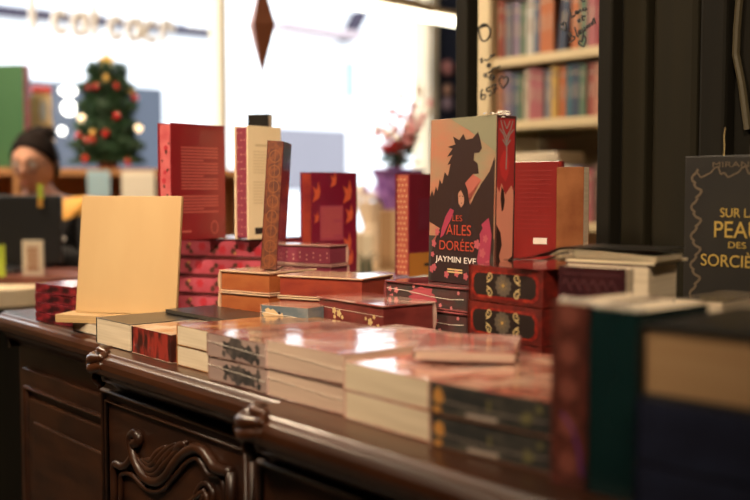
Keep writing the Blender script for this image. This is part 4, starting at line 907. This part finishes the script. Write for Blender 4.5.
# head: sphere pulled into a skull with jaw, brow, nose, lips, ears
hc = Vector((0, -.075, hz)); tilt = Matrix.Rotation(rad(16), 3, 'X')
def headp(u, v):
    d = Vector((math.cos(v)*math.sin(u), -math.cos(v)*math.cos(u), math.sin(v)))
    p = Vector((d.x*.076, d.y*.094, d.z*.112))
    if d.z < 0: p.x *= 1-.34*(-d.z)**1.4; p.y *= 1-.10*(-d.z)
    fr_ = max(0, -d.y)
    g = lambda cx, cz, w, h: math.exp(-((p.x-cx)/w)**2-((p.z-cz)/h)**2)*fr_**2
    p.y -= .020*g(0, -.012, .012, .020)+.008*g(0, .006, .010, .028)          # nose
    p.y -= .007*g(0, -.052, .022, .007)+.006*g(0, -.085, .022, .016)           # lips, chin
    p.y += .009*(g(-.030, .012, .016, .011)+g(.030, .012, .016, .011))         # eye sockets
    p.y -= .005*g(0, .034, .045, .010)                                          # brow
    return hc+tilt @ p
NU, NV = 40, 28
hv = [headp(2*math.pi*i/NU, -math.pi/2+math.pi*(j+.02)/(NV+.04)) for j in range(NV+1) for i in range(NU)]
hf = [(j*NU+i, j*NU+(i+1) % NU, (j+1)*NU+(i+1) % NU, (j+1)*NU+i) for j in range(NV) for i in range(NU)]+[tuple(range(NU))[::-1], tuple(range(NV*NU, NV*NU+NU))]
B.add(hv, hf, SKN)
for s_ in (-1, 1): B.ball(hc+tilt @ Vector((s_*.077, .010, -.002)), .026, SKN, 10, (.35, .7, 1.1))
body = B.build('body', per, smooth=True)
rm = body.modifiers.new('remesh', 'REMESH'); rm.mode = 'VOXEL'; rm.voxel_size = .006; rm.use_smooth_shade = True
for s_ in (-1, 1):
    m_ = MB(); m_.ball(hc+tilt @ Vector((s_*.030, -.079, .012)), .0115, mat('eye white', (.7, .66, .6), .3), 10); m_.ball(hc+tilt @ Vector((s_*.030, -.087, .010)), .0055, mat('dark iris', (.03, .015, .01), .2), 8); m_.build('eye', per, smooth=True)
    MB().tube([hc+tilt @ Vector((s_*.016, -.091, .033)), hc+tilt @ Vector((s_*.032, -.089, .037)), hc+tilt @ Vector((s_*.046, -.078, .032))], [.002, .003, .0015], HAIR, 6).build('eyebrow', per, smooth=True)
MB().tube([hc+tilt @ Vector((-.020, -.094, -.053)), hc+tilt @ Vector((0, -.099, -.051)), hc+tilt @ Vector((.020, -.094, -.053))], [.002, .0045, .002], mat('lips', (.42, .12, .10), .5), 8).build('lips', per, smooth=True)
gm = MB()
for s_ in (-1, 1):
    gm.tube([hc+tilt @ Vector((s_*.031+.024*math.cos(t_*.5236), -.100+.004*abs(math.cos(t_*.5236)), .008+.018*math.sin(t_*.5236))) for t_ in range(12)], .0018, INK, 6, closed=True)
    gm.tube([hc+tilt @ Vector((s_*.055, -.096, .012)), hc+tilt @ Vector((s_*.079, -.02, .012)), hc+tilt @ Vector((s_*.080, .015, .004))], .0016, INK, 6)
gm.tube([hc+tilt @ Vector((-.008, -.101, .010)), hc+tilt @ Vector((.008, -.101, .010))], .0016, INK, 6); gm.build('glasses', per, smooth=True)
# hair: cap over skull, bun on top
hm = MB()
hv = []
for j in range(15):
    for i in range(NU):
        u = 2*math.pi*i/NU; fr_ = max(0, math.cos(u)); v0 = rad(-30+72*fr_**.6); v = v0+(math.pi/2-.02-v0)*j/14
        d = Vector((math.cos(v)*math.sin(u), -math.cos(v)*math.cos(u), math.sin(v))); wv = 1+.02*math.sin(u*17+j)
        hv.append(hc+tilt @ Vector((d.x*.086*wv, d.y*.101*wv+.004, d.z*.122*wv)))
hm.add(hv, [(j*NU+i, j*NU+(i+1) % NU, (j+1)*NU+(i+1) % NU, (j+1)*NU+i) for j in range(14) for i in range(NU)]+[tuple(range(14*NU, 15*NU))], HAIR)
hair = hm.build('hair', per, smooth=True); so = hair.modifiers.new('thick', 'SOLIDIFY'); so.thickness = .008
bn = MB(); bn.ball(hc+tilt @ Vector((.004, .070, .088)), .042, HAIR, 14, (1.1, 1, .85))
for k in range(7): w = k*.9; bn.tube([hc+tilt @ Vector((.008+.046*math.cos(w+q*.35), .070+.040*math.sin(w+q*.35), .078+.009*q)) for q in range(5)], [.006, .008, .008, .007, .004], HAIR, 6)
bn.build('hair_bun', per, smooth=True)
# clothes
def zs(P_): return [(x_, y_, z_+(dzp if z_ > .7 else 0)) for x_, y_, z_ in P_]
Vt = [(0, 0, .60), (0, -.005, .80), (0, -.02, .97), (0, -.02, 1.09), (0, -.033, 1.145)]; Et = [(0, 1), (1, 2), (2, 3), (3, 4)]; Rt = [.150, .142, .155, .112, .066]
for s_ in (-1, 1):
    n = len(Vt); Vt += [(s_*.165, -.02, 1.105), (s_*.235, -.06, .88), (s_*.158, -.285, .962)]; Et += [(3, n), (n, n+1), (n+1, n+2)]; Rt += [.075, .058, .042]
vs, fs = skinned(zs(Vt), Et, Rt)
sw = MB()
for f_ in fs:
    c = sum((vs[i] for i in f_), Vector())/len(f_)
    sw_m = AMBS if (c.z > 1.085+dzp-.10*max(0, abs(c.x)-.19)*6 and abs(c.x) > .075 and c.y > -.13) else BLKT
    sw.m.append(sw.mi(sw_m)); sw.f.append(tuple(f_))
sw.v = [tuple(v) for v in vs]
swo = sw.build('sweatshirt', per, smooth=True)
pr_ = MB()
pts = [(.065+.009*i, -.185, .975+dzp+.012*math.sin(i*1.7)+.0035*i) for i in range(12)]
pr_.tube(smoothpts(pts, 3), .0045, mat('white script print', (.75, .7, .65), .7), 6); pr_.build('script_print', per, smooth=True)
MB().tube([(.03, -.115, 1.13+dzp), (.045, -.14, 1.07+dzp), (.05, -.15, 1.03+dzp)], .007, mat('white script print', (.7, .7, .7), .7), 6).build('drawstring', per, smooth=True)
Vl = [(0, 0, .635)]; El = []; Rl = [.138]
for s_ in (-1, 1):
    n = len(Vl); Vl += [(s_*.09, -.02, .62), (s_*.12, -.42, .60), (s_*.12, -.38, .17)]; El += [(0, n), (n, n+1), (n+1, n+2)]; Rl += [.112, .078, .056]
vs, fs = skinned(Vl, El, Rl); MB().add(vs, fs, TRS).build('trousers', per, smooth=True)
for s_ in (-1, 1):
    vs, fs = skinned([(s_*.12, -.375, .14), (s_*.12, -.40, .06), (s_*.125, -.54, .045)], [(0, 1), (1, 2)], [.048, .055, .045]); MB().add(vs, fs, SHOE).build('shoe', per, smooth=True)
stl = thing('stool', 'dark stool under the seated person behind the cash desk', 'stool', (pp.x, pp.y, 0), ap)
MB().lathe([(.15, .40), (.17, .42), (.17, .455), (.15, .47)], (0, .02, 0), BLKP, 20).build('seat', stl)
for a in (45, 135, 225, 315): MB().tube([(.12*math.cos(rad(a)), .02+.12*math.sin(rad(a)), .41), (.18*math.cos(rad(a)), .02+.18*math.sin(rad(a)), 0)], .014, BLKP, 8).build('leg', stl)
# ---------------------------------------------------------------- flowers and parcels in front of the window
tb0 = far(372, 290, 4.3); TZ = CH+(187-268)/F*4.3
tbl = thing('side_table', 'pale side table before the window carrying flowers and parcels', 'table', (tb0.x, tb0.y, 0), 40)
PALEW = mat('pale table wood', (.55, .38, .20), .5)
MB().box(-.30, .26, -.22, .20, TZ-.03, TZ, PALEW).build('tabletop', tbl, bevel=.004)
for a in (-.27, .23):
    for b in (-.19, .17): MB().box(a-.02, a+.02, b-.02, b+.02, 0, TZ-.03, PALEW).build('leg', tbl)
def onT(px_, D=4.3): p = far(px_, 268, D); return (p.x, p.y, TZ+.0006)
def parcel(lb, px_, D, w_, d_, h_, col, rib, rz=50, bow=True):
    o = thing('parcel', lb, 'parcel', onT(px_, D), rz, 'parcels on the side table')
    MB().box(-w_/2, w_/2, -d_/2, d_/2, 0, h_, mat(lb, col, .6)).build('box', o, bevel=.004)
    m_ = MB(); m_.box(-.008, .008, -d_/2-.002, d_/2+.002, .0005, h_+.002, mat(lb+' r', rib, .5)); bow and m_.tube([(0, 0, h_), (.03, 0, h_+.03), (.045, 0, h_+.012), (0, 0, h_+.004), (-.045, 0, h_+.012), (-.03, 0, h_+.03), (0, 0, h_)], .004, mat(lb+' r', rib, .5), 6); m_.build('ribbon', o)
    return o
parcel('white cream parcel on the side table, left of the flower pot', 360, 4.12, .10, .11, .15, (.72, .60, .44), (.6, .45, .3))
parcel('brown kraft parcel on the side table, under the purple basket', 394, 4.30, .12, .13, .24, (.34, .19, .09), (.5, .35, .2), bow=False)
parcel('small dark green parcel at the front of the side table', 366, 3.99, .05, .05, .055, (.05, .06, .03), (.2, .16, .1))
PUR = mat('purple wrapping', (.16, .06, .26), .5, noise=((.30, .14, .42), (25, 25, 25), .4, .6)); LEAF = mat('dark leaf', (.03, .09, .03), .5); REDF = mat('red bract', (.60, .03, .02), .5); PNKF = mat('pink blossom', (.75, .32, .34), .6); TWIG = mat('pinkish twig', (.5, .28, .24), .7); WHF = mat('cream blossom', (.8, .7, .6), .6)
pz = TZ+.2436
bp_ = far(398, 180, 4.28)
fb_ = thing('flower_basket', 'purple wrapped basket with red poinsettia and pink twigs, before the window', 'flower basket', (bp_.x, bp_.y, pz), 0)
MB().lathe([(.055, 0), (.075, .05), (.095, .13), (.115, .16), (.09, .165)], (0, 0, 0), PUR, 22).build('wrapping', fb_)
rf = random.Random(9)
lf_ = MB()
def petal(mb, c, d, L, w, m):
    d = Vector(d).normalized(); s_ = d.cross(Vector((0, 0, 1))); s_ = s_.normalized() if s_.length > .05 else Vector((1, 0, 0)); n_ = s_.cross(d)*w*.25
    c = Vector(c); mb.add([c, c+d*L*.45+s_*w/2+n_, c+d*L, c+d*L*.45-s_*w/2+n_, c+d*L*.45-n_*.4], [(0, 1, 4), (1, 2, 4), (2, 3, 4), (3, 0, 4)], m)
for k in range(46): w = rf.uniform(0, 6.28); petal(lf_, (rf.uniform(-.04, .04), rf.uniform(-.04, .04), rf.uniform(.15, .22)), (math.cos(w), math.sin(w), rf.uniform(-.1, .6)), rf.uniform(.05, .09), .035, LEAF)
lf_.build('leaves', fb_)
fl_ = MB()
for c in ((0, 0, .245), (.02, .03, .27), (-.02, -.02, .225)):
    for k in range(11): w = 6.283*k/11; petal(fl_, c, (math.cos(w), math.sin(w), .25+.5*(k % 2)), .075, .038, REDF)
fl_.build('poinsettia_bloom', fb_)
tw = MB(); bl_ = MB()
for k in range(16):
    w = rf.uniform(0, 6.28); L = rf.uniform(.18, .36); sp2 = rf.uniform(.2, .6)
    e = Vector((math.cos(w)*sp2*L, math.sin(w)*sp2*L, .2+L)); tw.tube([(0, 0, .12), (e.x*.4, e.y*.4, .16+L*.5), e], [.003, .0025, .0015], TWIG, 5)
    for q in range(5): t_ = rf.uniform(.5, 1.05); bl_.ball((e.x*t_+rf.uniform(-.015, .015), e.y*t_, .14+L*t_+rf.uniform(-.01, .03)), rf.uniform(.009, .016), PNKF if rf.random() < .7 else WHF, 8)
tw.build('twigs', fb_); bl_.build('pink_blossoms', fb_, smooth=True)
wq = thing('cream_flower_bundle', 'cream and lilac flower bundle in paper, left of the purple basket', 'flower bundle', onT(374, 4.45), 0)
MB().lathe([(.03, 0), (.05, .18), (.085, .27)], (0, 0, 0), mat('cream paper wrap', (.75, .62, .48), .6), 16).build('paper_wrap', wq)
m_ = MB()
for k in range(40): w = rf.uniform(0, 6.28); r = .085*rf.random()**.5; m_.ball((r*math.cos(w), r*math.sin(w), .28+rf.uniform(0, .05)), .016, WHF if rf.random() < .5 else mat('lilac blossom', (.40, .25, .55), .6), 8)
m_.build('blossoms', wq, smooth=True)
# copper paper diamond hanging from the ceiling
cpz = far(262, 25, 3.0)
COPR = mat('copper diamond', (.30, .10, .045), .4, metal=.3)
hg = thing('hanging_ornament', 'copper diamond-shaped ornament hanging before the shop window', 'ornament', (cpz.x, cpz.y, cpz.z))
m_ = MB(); rD = .044
ring = [Vector((rD*math.cos(rad(a+25)), rD*math.sin(rad(a+25)), 0.0)) for a in (0, 90, 180, 270)]
m_.add(ring+[Vector((0, 0, .135)), Vector((0, 0, -.142))], [(0, 1, 4), (1, 2, 4), (2, 3, 4), (3, 0, 4), (1, 0, 5), (2, 1, 5), (3, 2, 5), (0, 3, 5)], COPR)
m_.build('diamond', hg); MB().tube([(0, 0, .13), (0, 0, 3.1-cpz.z)], .0012, INK, 5).build('string', hg)
# fluorescent tube near the window
XT = -4.7
ta = onX(306, -5, XT); tb = onX(456, 22, XT)
ft = thing('tube_lamp', 'bright hanging fluorescent tube lamp above the window', 'lamp', tuple((ta+tb)/2))
mid = (ta+tb)/2
TUBE = mat('glowing tube', (1, .95, .8), .4, emit=(1, .93, .72), estr=5)
MB().tube([ta-mid, tb-mid], .028, TUBE, 12).build('tube', ft, smooth=True)
MB().tube([ta-mid+Vector((0, 0, .045)), tb-mid+Vector((0, 0, .045))], .022, mat('lamp housing', (.35, .24, .12), .5), 8).build('housing', ft)
for t_ in (.2, .8):
    p = ta.lerp(tb, t_)-mid; MB().tube([p+Vector((0, 0, .06)), p+Vector((0, 0, 3.1-mid.z))], .003, INK, 5).build('suspension_wire', ft)
tc_ = onX(384, -6, XT+.25); td = onX(432, 9, XT+.25); mid = (tc_+td)/2
f2 = thing('spot_rail', 'short brown lamp rail hanging beside the fluorescent tube', 'lamp', tuple(mid))
MB().tube([tc_-mid, td-mid], .025, mat('lamp brown housing', (.45, .30, .15), .5), 10).build('rail', f2)
for t_ in (.3, .7):
    p = tc_.lerp(td, t_)-mid; MB().tube([p+Vector((0, 0, .02)), p+Vector((0, 0, 3.1-mid.z))], .003, INK, 5).build('suspension_wire', f2)
# post and drape at the right end of the window
m_ = MB(); ya = onX(428, 90, XW+.02).y; yb = onX(435, 90, XW+.02).y
m_.box(XW+.0, XW+.05, ya, yb, 0, 3.1, mat('pale window post', (.75, .66, .52), .5)); struct(m_, 'trim_1')
for i, (py_, cl, r_) in enumerate(((68, (.62, .28, .30), .055), (90, (.50, .30, .24), .045), (104, (.30, .22, .30), .05))):  # balls added to imitate blurred pink light spots beside the window
    p = onX(448, py_, XW+.04)
    o = MB().ball((0, 0, 0), r_, mat(f'rosette {i}', cl, .6), 12, (.6, 1, 1)).build('bokeh_ball', loc=tuple(p), smooth=True)
    tag(o, ('topmost', 'middle', 'lowest')[i]+' of three added balls imitating pink bokeh light right of the window', 'ornament', 'bokeh balls at the navy wall')

# ================================================================== LIGHT
wd = bpy.data.worlds.new('sky'); sc.world = wd; sc.view_settings.exposure = .18; wd.use_nodes = True
bg = wd.node_tree.nodes['Background']; bg.inputs[0].default_value = (.86, .94, 1, 1); bg.inputs[1].default_value = 3.6
def area(name, loc, tgt, size, energy, col, sy=None, spread=180):
    l = bpy.data.lights.new(name, 'AREA'); l.energy = energy; l.color = col; l.size = size
    if sy: l.shape = 'RECTANGLE'; l.size_y = sy
    o = bpy.data.objects.new(name, l); COL.objects.link(o); o.location = loc
    l.spread = rad(spread)
    o.rotation_euler = (Vector(tgt)-Vector(loc)).to_track_quat('-Z', 'Y').to_euler(); return o
WARM = (1, .79, .55)
area('unseen_lamp', (-1.7, -.5, 2.75), (-1.42, .95, 1.0), .35, 8.2, WARM, spread=82)
area('unseen_lamp', (.3, -.3, 2.7), (-1.65, 1.1, 1.1), .3, 7.5, WARM, spread=52)  # added off-view light to brighten book edges and covers facing right
area('unseen_lamp', (-3.6, .6, 2.9), (-3.6, 1.9, 1.0), .5, 85, WARM)
area('unseen_lamp', (-2.7, 2.2, 2.9), (-2.6, 3.1, 1.5), .4, 14, (1, .84, .62))
pt = bpy.data.lights.new('window_portal', 'AREA'); pt.shape = 'RECTANGLE'; pt.size = 2.1; pt.size_y = 4.2; pt.cycles.is_portal = True
po = bpy.data.objects.new('window_portal', pt); COL.objects.link(po); po.location = (XW+.03, 2.74, 1.87); po.rotation_euler = (0, rad(-90), 0)
